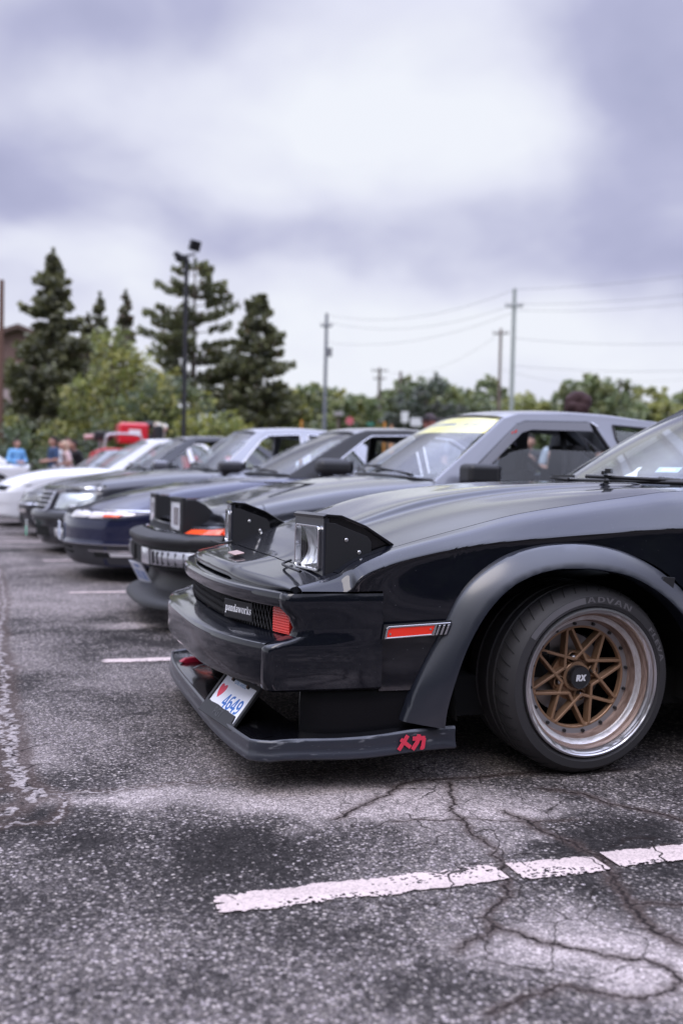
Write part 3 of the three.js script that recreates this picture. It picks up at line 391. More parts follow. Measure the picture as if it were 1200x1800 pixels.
    for (const s of [1, -1]) { mesh('side_glass', sheet((u, v) => { const xa = lerp(1.92, 2.46, v), xb = lerp(3.1, 3.05, v); return [lerp(xa, xb, u), lerp(.865, 1.215, v), s * lerp(.70, .55, v)]; }, 6, 4, { out: [2.5, .8, 0] }), M.tint, car); mesh('b_pillar', sheet((u, v) => [lerp(3.1, 3.05, v) + .12 * u, lerp(.86, 1.23, v), s * lerp(.705, .553, v)], 1, 3, { out: [2.5, .8, 0] }), M.black, car); mesh('roof_rail', bar([2.38, 1.222, s * .54], [3.2, 1.25, s * .54], .02), M.plastic, car); }
    mesh('windshield_trim', tube([-1, -.75, -.5, -.25, 0, .25, .5, .75, 1].map((s) => [bx(.64 * s) - .012, .885 + .005 * (1 - s * s), .66 * s]), .008, 30, 6), M.plastic, car); mesh('windshield_trim', bar([1.775, .885, -.668], [2.35, 1.232, -.53], .007), M.plastic, car);
    mesh('dashboard', [box(.5, .14, 1.2, 1.98, .80, 0, .05), box(.25, .10, .4, 1.9, .86, .32, .04)], M.seat, car); mesh('cabin_floor', [box(1.7, .05, 1.2, 2.6, .3, 0)], M.void, car);
    seat(car, 2.55, .34); seat(car, 2.55, -.34);
    mesh('steering_wheel', new THREE.TorusGeometry(.17, .014, 8, 24).rotateY(Math.PI / 2 - .45).translate(2.22, .86, .34), M.plastic, car);
    // wipers, washer nozzle, small decals behind the glass
    mesh('wiper', [bar([1.60, .897, .36], [1.42, .905, .13], .007), box(.30, .012, .01).rotateZ(.0).rotateY(.95).translate(1.455, .917, .20), box(.22, .014, .02).rotateY(.95).translate(1.47, .925, .205), bar([1.66, .89, .40], [1.585, .9, .34], .012, 8, .008)], M.plastic, car);
    mesh('wiper', [bar([1.50, .893, -.12], [1.62, .9, -.46], .006), box(.34, .010, .01).rotateY(1.28).translate(1.545, .905, -.24)], M.plastic, car);
    mesh('washer_nozzle', [new THREE.SphereGeometry(.011, 12, 10).scale(1, .9, 1).translate(1.40, .889, .295), cyl(.007, .009, .012, 10).translate(1.40, .879, .295)], M.plastic, car);
    { const d = mesh('windshield_sticker', plaque(.10, .034, .001), textMat(128, 48, (x, w, h) => { x.fillStyle = '#9fb4bf'; x.fillRect(0, 0, w, h); x.fillStyle = '#f4f8fb'; x.font = 'bold 40px sans-serif'; x.textAlign = 'center'; x.fillText('mtn', w / 2, 36); }), car); d.position.set(1.70, .935, .24); d.rotation.set(0, -Math.PI / 2 + .3, 0); d.rotateX(-.95);
      const e = mesh('windshield_sticker', extr([[-.04, -.03], [.035, -.03], [.012, .0], [.006, .035], [-.012, .03], [-.014, 0]], .001), M.white, car); e.position.set(1.655, .925, .10); e.rotation.set(0, -Math.PI / 2 + .15, 0); e.rotateX(-.95); }
  }
  // ---- raised headlight units, slightly splayed
  for (const s of [1, -1]) {
    const h = group('raised_headlight', car, [.232, .583, s * .56]); h.rotation.y = s * .13;
    const w = .205, out = [[.004, -.015], [0, .0], [0, .178], [-.006, .181], [-.006, .188], [.004, .192], [.05, .188], [.13, .158], [.215, .108], [.245, .088], [.2, .03], [.1, -.03]];
    mesh('lamp_lid', [...[-w / 2 + .006, w / 2 - .014].map((q) => extr([[.012, -.02], [.012, .182], [.05, .183], [.13, .153], [.215, .103], [.235, .083], [.2, .03], [.1, -.03]], .008, { b: .002 }).translate(0, 0, q)), extr([[.07, -.02], [.07, .176], [.13, .15], [.215, .1], [.232, .083], [.2, .03], [.1, -.03]], w - .03).translate(0, 0, -w / 2 + .015), extr([[.012, .172], [.012, .182], [.05, .183], [.08, .173], [.08, .165]], w - .03).translate(0, 0, -w / 2 + .015), extr([[-.007, .179], [-.007, .187], [.004, .193], [.05, .19], [.13, .16], [.215, .11], [.25, .087], [.244, .082], [.21, .101], [.13, .15], [.05, .18], [.004, .183]], w + .006, { b: .0025 }).translate(0, 0, -w / 2 - .003)], M.gloss, h);
    // bezel round the lamp
    const hole = (a, b, r) => { const q = []; for (const [cx, cy, t0] of [[a - r, b - r, 0], [-a + r, b - r, 1], [-a + r, -b + r, 2], [a - r, -b + r, 3]]) for (let k = 0; k <= 4; k++) { const t = (t0 + k / 4) * Math.PI / 2; q.push([cx + r * Math.cos(t), cy + r * Math.sin(t)]); } return q; };
    const ly = .092, place = (g, dx) => g.rotateY(-Math.PI / 2).translate(dx, ly, 0);
    mesh('bezel', place(extr([[-w / 2, -.107], [w / 2, -.107], [w / 2, .088], [-w / 2, .088]], .014, { holes: [hole(.0865, .0665, .016)], b: .001 }), .012), M.satin, h);
    mesh('lamp_ring', place(extr(hole(.086, .066, .016), .016, { holes: [hole(.079, .0595, .012)], b: .002 }), .006), M.chrome, h);
    mesh('lamp_lens', place(sheet((u, v) => { const a = .0795 * (2 * u - 1), b = .060 * (2 * v - 1); return [a, b, .012 + .006 * (1 - (a / .08) ** 2) * (1 - (b / .06) ** 2) + .0009 * Math.sin(a * 700)]; }, 90, 14, { out: [0, 0, -1] }), .008), M.lens, h);
    mesh('lamp_reflector', place(sheet((u, v) => { const a = .079 * (2 * u - 1), b = .0595 * (2 * v - 1); return [a, b, -.05 + .05 * ((a / .079) ** 2 + (b / .0595) ** 2) * .5 + .001 * Math.sin(a * 300) * Math.sin(b * 90)]; }, 40, 30), .006), M.reflector, h);
    mesh('lamp_bulb', new THREE.SphereGeometry(.012, 12, 10).scale(1.5, 1, 1).translate(.04, ly, 0), M.chrome, h);
    for (const q of [1, -1]) { // side plates with round-head bolts
      const zo = q * (w / 2), g = extr([[.004, -.02], [.004, .168], [.03, .166], [.135, .128], [.148, .112], [.15, .06], [.142, .03], [.1, -.02]], .003, { b: .0008 }).translate(0, 0, q > 0 ? zo - .001 : zo - .002);
      mesh('side_plate', g, M.plastic, h); for (const [x, y] of [[.068, .118], [.110, .082]]) if (q > 0 || x < .1) mesh('bolt', new THREE.SphereGeometry(.0062, 12, 8).scale(1, 1, .5).translate(x, y, zo + q * .0025), M.bolt, h); }
  }
    for (const s of [1, -1]) mesh('lamp_well_trim', tube([[.215, .6245, s * .425], [.186, .6165, s * .44], [.176, .6135, s * .55], [.178, .612, s * .655]], .0042, 20, 6), M.plastic, car);
  mesh('hood_badge', box(.035, .006, .105, 0, 0, 0, .0028).rotateZ(.2).translate(.118, .6195, .085), std({ color: lin(.42, .30, .27), metalness: .5, roughness: .45 }), car);
  // ---- wheels
  const spoked = (px, s, detail) => {
    const wh = group('wheel', car, [px, .2855, s * .79]); wh.rotation.set(0, s > 0 ? .01 : Math.PI - .01, 0); wh.rotateX(.03);
    const R = .2875, V2 = (a) => a.map((p) => new THREE.Vector2(...p));
    // tyre: tread with three grooves, rounded shoulders, sidewall steps
    const tp = [[.215, -.265], [.25, -.272], [.272, -.262], [.283, -.245], [R - .001, -.222], [R, -.190], [R - .006, -.188], [R - .006, -.178], [R, -.176], [R, -.122], [R - .006, -.120], [R - .006, -.110], [R, -.108], [R, -.080], [R - .006, -.078], [R - .006, -.070], [R, -.068], [R - .001, -.048], [R - .006, -.030], [R - .014, -.015], [R - .024, -.004], [.262, -.001], [.2605, .0], [.2595, .002], [.238, .004], [.237, .0015], [.232, -.001], [.2275, -.006], [.2255, -.014]];
    mesh('tyre', toCreasedNormals(new THREE.LatheGeometry(V2(tp), 120).rotateX(Math.PI / 2), .45), M.rubber, wh);
    if (detail) {
      const sl = []; for (let k = 0; k < 44; k++) { const a = k / 44 * Math.PI * 2, c = new THREE.CatmullRomCurve3([[0, -.066], [.012, -.05], [.03, -.033], [.052, -.014]].map(([da, z]) => { const r = z > -.04 ? lerp(R - .0005, R - .0145, ((z + .04) / .026) ** 1.4) : R, t = a + da * 1.6; return new THREE.Vector3(Math.cos(t) * r, Math.sin(t) * r, z); })); sl.push(new THREE.TubeGeometry(c, 6, .0016, 4)); }
      mesh('tread_slits', sl, M.void, wh);
      const words = []; const put = (str, a0, size) => { let a = a0; for (const ch of str) { const g = new TextGeometry(ch, { font: bold, size, depth: .0012, curveSegments: 4 }); g.computeBoundingBox(); const w = ch === ' ' ? size * .4 : g.boundingBox.max.x; const r0 = .2415; xf(g, (x, y, z) => { const t = a - x * 1.95 / .25, r = r0 + y; return [Math.cos(t) * r, Math.sin(t) * r, .0034 - .0012 * clamp((y) / .02) + z]; }); if (ch !== ' ') words.push(g); a -= (w * 1.95 + size * .22) / .25; } };
      put('ADVAN', 1.70, .0165); put('FLEVA', .70, .0140);
      mesh('tyre_lettering', words, M.letter, wh);
      // raised block left of the lettering
      mesh('sidewall_band', sheet((u, v) => { const t = lerp(1.72, 2.55, u), r = lerp(.2405, .2585, v); return [Math.cos(t) * r, Math.sin(t) * r, .0048 - .002 * v]; }, 24, 1, { out: [0, 0, -1] }), M.letter, wh);
    }
    // stepped aluminium lip, brown with brake dust inside
    const lipT = dataTex(256, 64, (u, v, i, j) => { const n = fbm(u * 60, v * 6, 4, 7), m = n * .75 + hash2(i, j, 3) * .25, k = sstep(.3, .75, m); return [lerp(.70, .34, k * .5), lerp(.69, .25, k * .5), lerp(.69, .21, k * .5)]; });
    const dustT = dataTex(256, 64, (u, v, i, j) => { const n = fbm(u * 50, v * 5, 4, 17), k = clamp(n * 1.1 + .2 * (hash2(i, j, 9) - .5)); return [lerp(.34, .13, k), lerp(.25, .08, k), lerp(.21, .06, k)]; }); dustT.wrapS = lipT.wrapS = THREE.RepeatWrapping;
    const lathe = (a, n = 96) => toCreasedNormals(new THREE.LatheGeometry(V2(a), n).rotateX(Math.PI / 2), .5);
    mesh('rim_lip', lathe([[.2257, -.012], [.2262, .001], [.2245, .006], [.2195, .007], [.2165, .004], [.2150, -.002], [.2090, -.004], [.2065, -.008], [.2050, -.016]]), M.alu, wh);
    mesh('rim_barrel', lathe([[.2050, -.016], [.2020, -.020], [.1985, -.0225], [.1965, -.034]]), std({ map: dustT, metalness: .35, roughness: .5 }), wh);
    mesh('rim_step', lathe([[.1965, -.034], [.1935, -.037], [.1835, -.040], [.1815, -.044]]), std({ map: lipT, metalness: .75, roughness: .42 }), wh);
    mesh('rim_dish', lathe([[.1815, -.044], [.1785, -.062], [.1765, -.071], [.1740, -.0745]]), std({ map: dustT, metalness: .35, roughness: .55 }), wh);
    mesh('rivet_band', lathe([[.1740, -.0745], [.1590, -.0755], [.1575, -.079]]), std({ color: lin(.3, .28, .28), metalness: .6, roughness: .5 }), wh);
    mesh('rim_inner_barrel', lathe([[.1755, -.078], [.19, -.10], [.205, -.22]], 48), M.void, wh);
    const goldT = dataTex(128, 128, (u, v, i, j) => { const n = fbm(u * 20, v * 20, 4, 27), k = .75 + .35 * n + .12 * (hash2(i, j, 2) - .5); return [.31 * k, .185 * k, .108 * k]; }); const gold = std({ map: goldT, metalness: .35, roughness: .38 });
    mesh('rim_ring', lathe([[.1590, -.090], [.1592, -.0765], [.158, -.075], [.1535, -.075], [.152, -.0765], [.151, -.092]]), gold, wh);
    // star spokes: from each of eight tips two bars run to the neighbouring hub points
    const a0 = 14 * rad;
    for (let k = 0; k < 8; k++) { const a = a0 + k * Math.PI / 4, gs = [];
      for (const q of [1, -1]) { const t = a + q * .052, e = a + q * .80, A = new THREE.Vector2(Math.cos(t) * .1545, Math.sin(t) * .1545), B = new THREE.Vector2(Math.cos(e) * .056, Math.sin(e) * .056), D = B.clone().sub(A), L = D.length(), ang = Math.atan2(D.y, D.x);
        const g = new RoundedBoxGeometry(L, .0092, .032, 2, .0025); g.translate(L / 2, 0, -.089 + .0006 * q); g.rotateZ(ang).translate(A.x, A.y, 0); gs.push(g); }
      const tip = new RoundedBoxGeometry(.010, .024, .026, 2, .0025); tip.translate(.1535, 0, -.0885).rotateZ(a); gs.push(tip); mesh('spoke', gs, gold, wh); }
    const hub = new THREE.Shape(); hub.absarc(0, 0, .062, 0, Math.PI * 2); const lug = [0, 1, 2, 3].map((k) => a0 + k * Math.PI / 2);
    for (const a of lug) { const hp = new THREE.Path(); hp.absarc(Math.cos(a) * .055, Math.sin(a) * .055, .0155, 0, Math.PI * 2); hub.holes.push(hp); }
    const hubS = new THREE.Shape(); hubS.absarc(0, 0, .076, 0, Math.PI * 2); for (const a of lug) { const hp = new THREE.Path(); hp.absarc(Math.cos(a) * .060, Math.sin(a) * .060, .0155, 0, Math.PI * 2); hubS.holes.push(hp); }
    mesh('hub_plate', [new THREE.ExtrudeGeometry(hubS, { depth: .012, bevelEnabled: true, bevelSize: .002, bevelThickness: .002, curveSegments: 24 }).translate(0, 0, -.113), lathe([[.046, -.11], [.046, -.085], [.044, -.083], [.036, -.083]], 40)], gold, wh);
    for (const a of lug) { const x = Math.cos(a) * .060, y = Math.sin(a) * .060; mesh('lug_pocket', lathe([[.0185, -.125], [.0185, -.086], [.0165, -.084], [.0152, -.086], [.0148, -.124], [.002, -.124]], 24).translate(x, y, 0), gold, wh); mesh('lug_nut', [cyl(.0085, .0095, .03, 6).rotateX(Math.PI / 2).translate(x, y, -.096), new THREE.SphereGeometry(.0085, 12, 8).scale(1, 1, .5).translate(x, y, -.081)], std({ color: lin(.42, .40, .40), metalness: .9, roughness: .32 }), wh); }
    mesh('center_cap', lathe([[.0365, -.09], [.0355, -.064], [.0335, -.060], [.0315, -.060], [.0305, -.0615], [.0005, -.0615]], 40), phy({ color: lin(.012, .013, .015), roughness: .3, clearcoat: .5 }), wh);
    { const logo = new TextGeometry('RX', { font: bold, size: .0195, depth: .0012, curveSegments: 3, bevelEnabled: true, bevelSize: .0011, bevelThickness: .0004, bevelSegments: 1 }); logo.translate(-.0165, -.0100, -.0615); xf(logo, (x, y, z) => [x + y * .12, y * .92, z]); mesh('cap_logo', logo, std({ color: lin(.6, .6, .62), roughness: .4 }), wh); }
    for (let k = 0; k < 16; k++) { const a = (k + .35) / 16 * Math.PI * 2; mesh('rivet', [cyl(.0048, .0055, .008, 8).rotateX(Math.PI / 2).translate(Math.cos(a) * .1675, Math.sin(a) * .1675, -.0715)], M.plastic, wh); }
    if (detail) mesh('valve_stem', bar([-.128, .080, -.080], [-.118, .078, -.066], .0045), M.plastic, wh);
    mesh('brake_disc', cyl(.125, .125, .02, 40).rotateX(Math.PI / 2).translate(0, 0, -.16), M.steel, wh); mesh('brake_caliper', box(.06, .12, .05, -.10, .05, -.15, .01), M.matt, wh);
    return wh;
  };
  spoked(1.0495, 1, true); spoked(1.0495, -1, false); spoked(3.66, 1, false); spoked(3.66, -1, false);
  mesh('axle', [bar([1.05, .28, -.68], [1.05, .28, .64], .03), bar([.72, .19, .1], [1.05, .2, .6], .018), bar([.6, .165, -.6], [.6, .165, .62], .012)], std({ color: lin(.2, .07, .03), roughness: .6 }), car);
}
// ---------------------------------------------------------------- the other cars of the row: one builder, each car its own measures
// spec: pos, L, w (half width), yc / ye / yb (hood centre, hood edge, belt crease heights along x), fx (front profile x over y), bow, wheels [x front, x rear, R], gh (greenhouse)
function makeCar(s) {
  const car = thing('parked_car', s.label, 'car', [s.X, 0, s.C], 0, 'cars parked in the row'), w0 = s.w, body = s.paint, X1 = s.hoodEnd, trunk = s.trunk ?? s.L - .15;
  const yc = pchip(s.yc), ye = pchip(s.ye), yb = pchip(s.yb), fx = pchip(s.fx), wt = pchip(s.plan ?? [[0, w0 * .885], [.05, w0 * .935], [.14, w0 * .97], [.4, w0 * .992], [1, w0], [s.L - 1, w0], [s.L, w0 * .9]]);
  const xs = []; for (let i = 0; i <= 24; i++) xs.push(s.L * i / 24);
  const st = [...new Set([0, .08, .16, .3, .5, .75, ...xs].sort((a, b) => a - b))].map((x) => { const k = wt(x), c = yc(x), e = ye(x), b = yb(x); return { x, p: [[0, c], [.30 * k, c - .006], [.62 * k, lerp(c, e, .45)], [.84 * k, e], [.95 * k, lerp(e, b, .45) + .008], [k, b], [k * 1.012, .52], [k * .99, .34], [k * .955, s.sill ?? .2]] }; });
  const S0 = loft(st, s.crease ?? [5]), n = s.bowN ?? 4, fall = (x) => 1 - sstep(.0, s.fall ?? .7, x), bow = (z) => (s.bow ?? .25) * Math.pow(Math.min(Math.abs(z) / w0, 1), n), rb = (x, z) => -(s.rearBow ?? .12) * Math.pow(Math.abs(z) / w0, 4) * sstep(s.L - .6, s.L, x);
  const S = (x, v) => { const p = S0(x, v); return [p[0] + (bow(p[2]) + fx(p[1])) * fall(x) + rb(x, p[2]), p[1], p[2]]; };
  const pair = (name, g, m, p = car) => { mesh(name, g, m, p); mesh(name, mirrorZ(g), m, p); };
  const vEnd = (x) => 8, [wf, wr, R, arch = R + .045] = s.wheels;
  const low = (x) => { let y = s.sill ?? .2; for (const a of [wf, wr]) { const d = Math.abs(x - a); if (d < arch) y = Math.max(y, R + Math.sqrt(arch * arch - d * d)); } return y; };
  // hood
  const hc = (z) => X1 - .02 + .12 * (z / w0) ** 2, h0 = s.hoodStart ?? .0;
  const hood = sheet((u, v) => { const vv = v * 3.2, z = S0(X1, vv)[2]; return S(lerp(h0, hc(z), u), vv); }, 30, 20, { out: [X1 / 2, 0, 0], skirt: .015 });
  mesh('hood', [hood, mirrorZ(hood)], s.hoodPaint ?? body, car);
  const sidePart = (x0, x1, v0, k, yl = low) => sheet((u, v) => { const x = lerp(x0, x1, u); return S(x, lerp(v0, vAt(S0, x, yl(x), v0, 8), v)); }, k, 18, { out: [(x0 + x1) / 2, .4, 0], skirt: .012 });
  const bx = s.bumperEnd ?? wf - arch - .02, by = s.bumperTop ?? .55;
  // fender, doors, rear quarter
  pair('fender', mergeGeometries([sidePart(.0, bx, 3.22, 12, () => by + .004), sidePart(bx + .004, s.door[0], 3.22, 60)]), body);
  for (let i = 0; i + 1 < s.door.length; i++) pair('door', sidePart(s.door[i] + .004, s.door[i + 1], 3.22, 16), body);
  pair('rear_quarter', sidePart(s.door[s.door.length - 1] + .004, s.L, 3.22, 60), body);
  const tr = sheet((u, v) => S(lerp(trunk, s.L, u), v * 3.2), 10, 12, { out: [trunk, 0, 0], skirt: .01 }); mesh('trunk_lid', [tr, mirrorZ(tr)], body, car);
  const sh = sheet((u, v) => S(lerp(hc(0) - .1, s.L - .05, u), lerp(2.9, 3.25, v)), 40, 2, { out: [s.L / 2, 0, 0] }); pair('shoulder', sh, body);
  // front: bumper skin wraps from the cap round to the arch; upper face between bumper top and hood
  const face = (y0, y1, N, z1 = 1) => sheet((u, v) => { const y = lerp(y0, y1, v), zz = lerp(-1, 1, u) * z1; let vv = vAt(S0, 0, y, 0, 8); const zm = S0(0, vv)[2], z = zz * zm; return [fx(y) + bow(z), y, z]; }, 40, N, { out: [2, .4, 0] });
  const topY = yc(0) - .004;
  const side3 = sheet((u, v) => { const x = bx * u * u; return S(x, vAt(S0, x, lerp(by, low(x), v), 2, 8)); }, 20, 30, { out: [1, .4, 0] });
  mesh('front_bumper', toCreasedNormals(mergeGeometries([face(s.sill ?? .2, by, 30), side3, mirrorZ(side3)]), .85), s.bumperPaint ?? body, car);
  mesh('nose_panel', face(by + .003, topY, 8), s.nosePaint ?? body, car);
  mesh('rear_face', sheet((u, v) => { const y = lerp(.25, yc(s.L) - .01, v), z = lerp(-1, 1, u) * S0(s.L, vAt(S0, s.L, y, 0, 8))[2]; return [s.L + rb(s.L, z) + .002, y, z]; }, 16, 10, { out: [s.L - 1, .5, 0] }), body, car);
  mesh('underbody', [box(s.L - .7, .12, w0 * 1.5, s.L / 2, .26, 0), box(.1, .5, w0 * 1.6, X1, .5, 0), box(.5, .3, w0 * 1.2, .75, .42, 0), box(.5, .45, w0 * 1.5, s.L - .5, .5, 0), box(s.L - 2.2, .06, w0 * 1.7, s.L / 2 + .3, .32, 0)], M.void, car);
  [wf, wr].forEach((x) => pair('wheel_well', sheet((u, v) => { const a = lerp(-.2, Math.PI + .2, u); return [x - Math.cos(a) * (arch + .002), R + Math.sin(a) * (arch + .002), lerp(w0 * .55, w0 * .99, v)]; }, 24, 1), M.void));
  for (const x of [wf, wr]) for (const sg of [1, -1]) wheelGroup('wheel', car, [x, R, sg * (w0 - .02)], R, .2, R * .68, s.rim ?? M.alu, { flip: sg < 0, spokes: s.spokes ?? 7 });
  // patch on the front face: between z0..z1, y0..y1, standing off by d; follows the bow and wraps onto the side beyond the corner
  const capX = (z, y) => fx(y) + bow(z);
  const wrap = (q, y) => { const ze = S0(0, vAt(S0, 0, y, 0, 8))[2]; if (Math.abs(q) <= ze) return [capX(q, y), y, q]; const x = Math.abs(q) - ze, p = S(x, vAt(S0, x, y, 3, 8)); return [p[0], y, Math.sign(q) * p[2]]; };
  const patch = (name, mat, z0, z1, y0, y1, d = .004, o = {}) => { // y0, y1 may be functions of t in 0..1
    const f0 = typeof y0 === 'function' ? y0 : () => y0, f1 = typeof y1 === 'function' ? y1 : () => y1;
    const g = sheet((u, v) => { const q = lerp(z0, z1, u), y = lerp(f0(u), f1(u), v), a = wrap(q, y), e = .01, b = wrap(q + e, y), c = wrap(q - e, y), tx = b[0] - c[0], tz = b[2] - c[2], l = Math.hypot(tx, tz) || 1; let nx = -tz / l, nz = tx / l; if (nx > .0 && Math.abs(q) < .3) { nx = -nx; nz = -nz; } if (Math.abs(q) >= .3 && nz * q < 0) { nx = -nx; nz = -nz; } const k = d + (o.puff ?? 0) * Math.sin(Math.PI * u) * Math.sin(Math.PI * v); return [a[0] + nx * k, y, a[2] + nz * k]; }, o.nu ?? 20, o.nv ?? 6, { out: [1.2, .5, 0], skirt: d + .012 });
    const m = mesh(name, g, mat, o.parent ?? car); if (o.label) m.userData.label = o.label; return m;
  };
  // ---- greenhouse
  const G = s.gh, rail = pchip(G.rail), belt = pchip(G.belt), zAt = (x, y) => { const b = belt(x), t = (y - b) / (G.top - b); return lerp(G.zb, G.zr, clamp(t, -.1, 1.1)) - .012 * (t * t - t) * -1; };
  // windshield between base arc and header arc
  const bz = G.zb - .015, hz = G.zr - .02, bxf = (q) => G.base0[0] + (G.A0[0] - G.base0[0]) * q * q, txf = (q) => G.head0[0] + (G.A1[0] - G.head0[0]) * q * q;
  const wsP = (u, v) => { const q = lerp(-1, 1, u); return [lerp(bxf(q), txf(q), v) - .03 * Math.sin(Math.PI * v), lerp(lerp(G.base0[1], G.A0[1], q * q), lerp(G.head0[1], G.A1[1], q * q), v) + .014 * Math.sin(Math.PI * v), q * lerp(bz, hz, v)]; };
  mesh('windshield', sheet(wsP, 24, 14, { out: [G.base0[0] + 1.5, .6, 0] }), M.glass, car);
  if (G.banner) { const m = mesh('windshield_banner', sheet((u, v) => { const p = wsP(u, lerp(G.banner[0] + .05 * (1 - (2 * u - 1) ** 2) * -1, .985, v)); return [p[0] + .006, p[1] - .006, p[2]]; }, 24, 6, { out: [G.base0[0] + 1.5, .6, 0] }), G.banner[1], car); }
  for (const k of [0, 1]) mesh('windshield_trim', tube(Array.from({ length: 13 }, (_, i) => wsP(i / 12, k)), k ? .008 : .012, 30, 6), M.plastic, car);
  // roof
  const xr1 = G.roofEnd, roof = sheet((u, v) => { const q = lerp(-1, 1, v), x0 = txf(q), x = lerp(x0 - .005, xr1, u), e = rail(x), c = G.crown * (1 - q ** 2) + .02 * (1 - q ** 8); return [x, e + c + (u < .06 ? -.01 * (1 - u / .06) : 0), q * (G.zr + .004)]; }, 20, 20, { out: [(txf(0) + xr1) / 2, .5, 0], skirt: .02 });
  mesh('roof', roof, G.roofPaint ?? body, car);
  mesh('headliner', sheet((u, v) => { const q = lerp(-1, 1, v), x = lerp(txf(q) + .03, xr1 - .03, u); return [x, rail(x) + G.crown * (1 - q * q) - .015, q * (G.zr - .03)]; }, 8, 8), G.liner ?? M.seat, car);
  // side frame cut from a side-view outline with window openings
  const out3 = G.outline; // [x,y] outline of pillars and rails, clockwise from A base
  const frame = (sg) => { const g = extr(out3, .03, { holes: G.windows.map((w) => w.slice().reverse()), b: .006 }); const p = g.attributes.position; for (let i = 0; i < p.count; i++) { const x = p.getX(i), y = p.getY(i); p.setZ(i, p.getZ(i) - .03 + zAt(x, y)); } g.computeVertexNormals(); return sg > 0 ? g : mirrorZ(g); };
  for (const sg of [1, -1]) mesh('pillar_frame', frame(sg), G.pillarPaint ?? body, car);
  G.windows.forEach((wn, k) => { if (G.open?.includes(k)) return; for (const sg of [1, -1]) { const g = new THREE.ShapeGeometry(new THREE.Shape(wn.map((p) => new THREE.Vector2(...p)))); const p = g.attributes.position; for (let i = 0; i < p.count; i++) p.setZ(i, zAt(p.getX(i), p.getY(i)) - .018); g.computeVertexNormals(); mesh('side_window', sg > 0 ? g : mirrorZ(g), M.glass, car); } });
  if (G.trim) for (const sg of [1, -1]) mesh('window_trim', G.windows.map((wn) => { const q = wn.map(([x, y]) => [x, y, sg * (zAt(x, y) + .008)]); const gs = []; for (let i = 0; i < q.length; i++) gs.push(bar(q[i], q[(i + 1) % q.length], G.trim[0], 6)); return mergeGeometries(gs); }), G.trim[1], car);
  // rear glass
  const C1 = G.rear; mesh('rear_glass', sheet((u, v) => { const q = lerp(-1, 1, u); return [lerp(C1[0], C1[2], v) , lerp(C1[1], C1[3], v) + .02 * (1 - q * q), q * lerp(hz, bz - .06, v)]; }, 10, 8, { out: [C1[0] - 1, .5, 0] }), M.glass, car);
  // cabin
  const by0 = belt(G.A0[0]);
  mesh('dashboard', [box(.55, .16, w0 * 1.6, G.base0[0] + .42, by0 - .06, 0, .05), box(.3, .1, .4, G.base0[0] + .5, by0 + .02, G.zb * .5, .04)], M.seat, car);
  mesh('cabin_wall', [box(s.L * .5, .06, w0 * 1.6, G.A0[0] + 1, .36, 0), ...[1, -1].map((q) => box(s.L * .42, .42, .05, G.A0[0] + .95, .62, q * (w0 - .1))), box(.1, .5, w0 * 1.5, Math.min(C1[2], s.L - .5), .62, 0)], M.seat, car);
  for (const z of [.36, -.36]) seat(car, G.A0[0] + (G.seatX ?? .75), z);
  mesh('rear_bench', [box(.5, .2, 1.1, G.A0[0] + (G.benchX ?? 1.65), .5, 0, .06), box(.16, .5, 1.1, G.A0[0] + (G.benchX ?? 1.65) + .28, .72, 0, .06)], M.seat, car);
  mesh('steering_wheel', new THREE.TorusGeometry(.18, .015, 8, 24).rotateY(Math.PI / 2 - .4).translate(G.A0[0] + .30, by0 + .02, .36), M.plastic, car);
  if (s.mirror) for (const sg of [1, -1]) { const [mx, my, ml, mh] = s.mirror, z = sg * (G.zb + .13), mg = group('door_mirror', car); mesh('mirror_housing', [new RoundedBoxGeometry(ml, mh, .17, 3, s.mirrorRound ?? .03).translate(mx, my, z), bar([mx - .02, my - mh * .4, z], [mx - .04, my - mh * .5, sg * (G.zb - .01)], .03)], s.mirrorPaint ?? M.plastic, mg); mesh('mirror_glass', box(.004, mh * .8, .14, mx + ml / 2 + .002, my, z), M.chrome, mg); }
  const wip = (z0, z1) => mesh('wiper', [bar([...wsP(.5 + z0 / 2 / bz, .03)].map((c, i) => c + [0, .01, 0][i]), [...wsP(.5 + z1 / 2 / bz, .07)].map((c, i) => c + [-.01, .018, 0][i]), .007, 6), bar([...wsP(.5 + (z0 * .2 + z1 * .8) / 2 / bz, .09)].map((c, i) => c + [-.012, .02, 0][i]), [...wsP(.5 + (z1 * 1.35 - z0 * .35) / 2 / bz, .08)].map((c, i) => c + [-.012, .02, 0][i]), .006, 6)], M.plastic, car);
  wip(.5, .12); wip(0, -.4);
  return { car, patch, pair, S, S0, wrap, capX, fx, bow, wsP, zAt };
}
const paint = (r, g, b, o = {}) => phy({ color: lin(r, g, b), roughness: .38, metalness: .25, clearcoat: 1, clearcoatRoughness: .05, ...o });
const plateMat = (bg, fg, text) => textMat(128, 64, (x, w, h) => { x.fillStyle = bg; x.fillRect(0, 0, w, h); x.fillStyle = fg; if (text) { x.font = 'bold 40px sans-serif'; x.textAlign = 'center'; x.fillText(text, w / 2, 50); } else { for (let i = 0; i < 6; i++) x.fillRect(16 + i * 16 + (i > 2 ? 8 : 0), 24, 11, 28); x.fillRect(40, 7, 48, 8); } });
const shiftX = (d, g) => { const s = (p) => [p[0] + d, p[1]]; return { ...g, A0: s(g.A0), A1: s(g.A1), base0: s(g.base0), head0: s(g.head0), roofEnd: g.roofEnd + d, rail: g.rail.map(s), belt: g.belt.map(s), outline: g.outline.map(s), windows: g.windows.map((w) => w.map(s)), rear: [g.rear[0] + d, g.rear[1], g.rear[2] + d, g.rear[3]] }; };
function platePart(c, at, w, h, tilt, turn, mat, name = 'number_plate') { const m = mesh(name, plaque(w, h, .006), mat, c.car); m.position.set(...at); m.rotation.set(0, -Math.PI / 2 + turn, 0); m.rotateX(tilt); return m; }

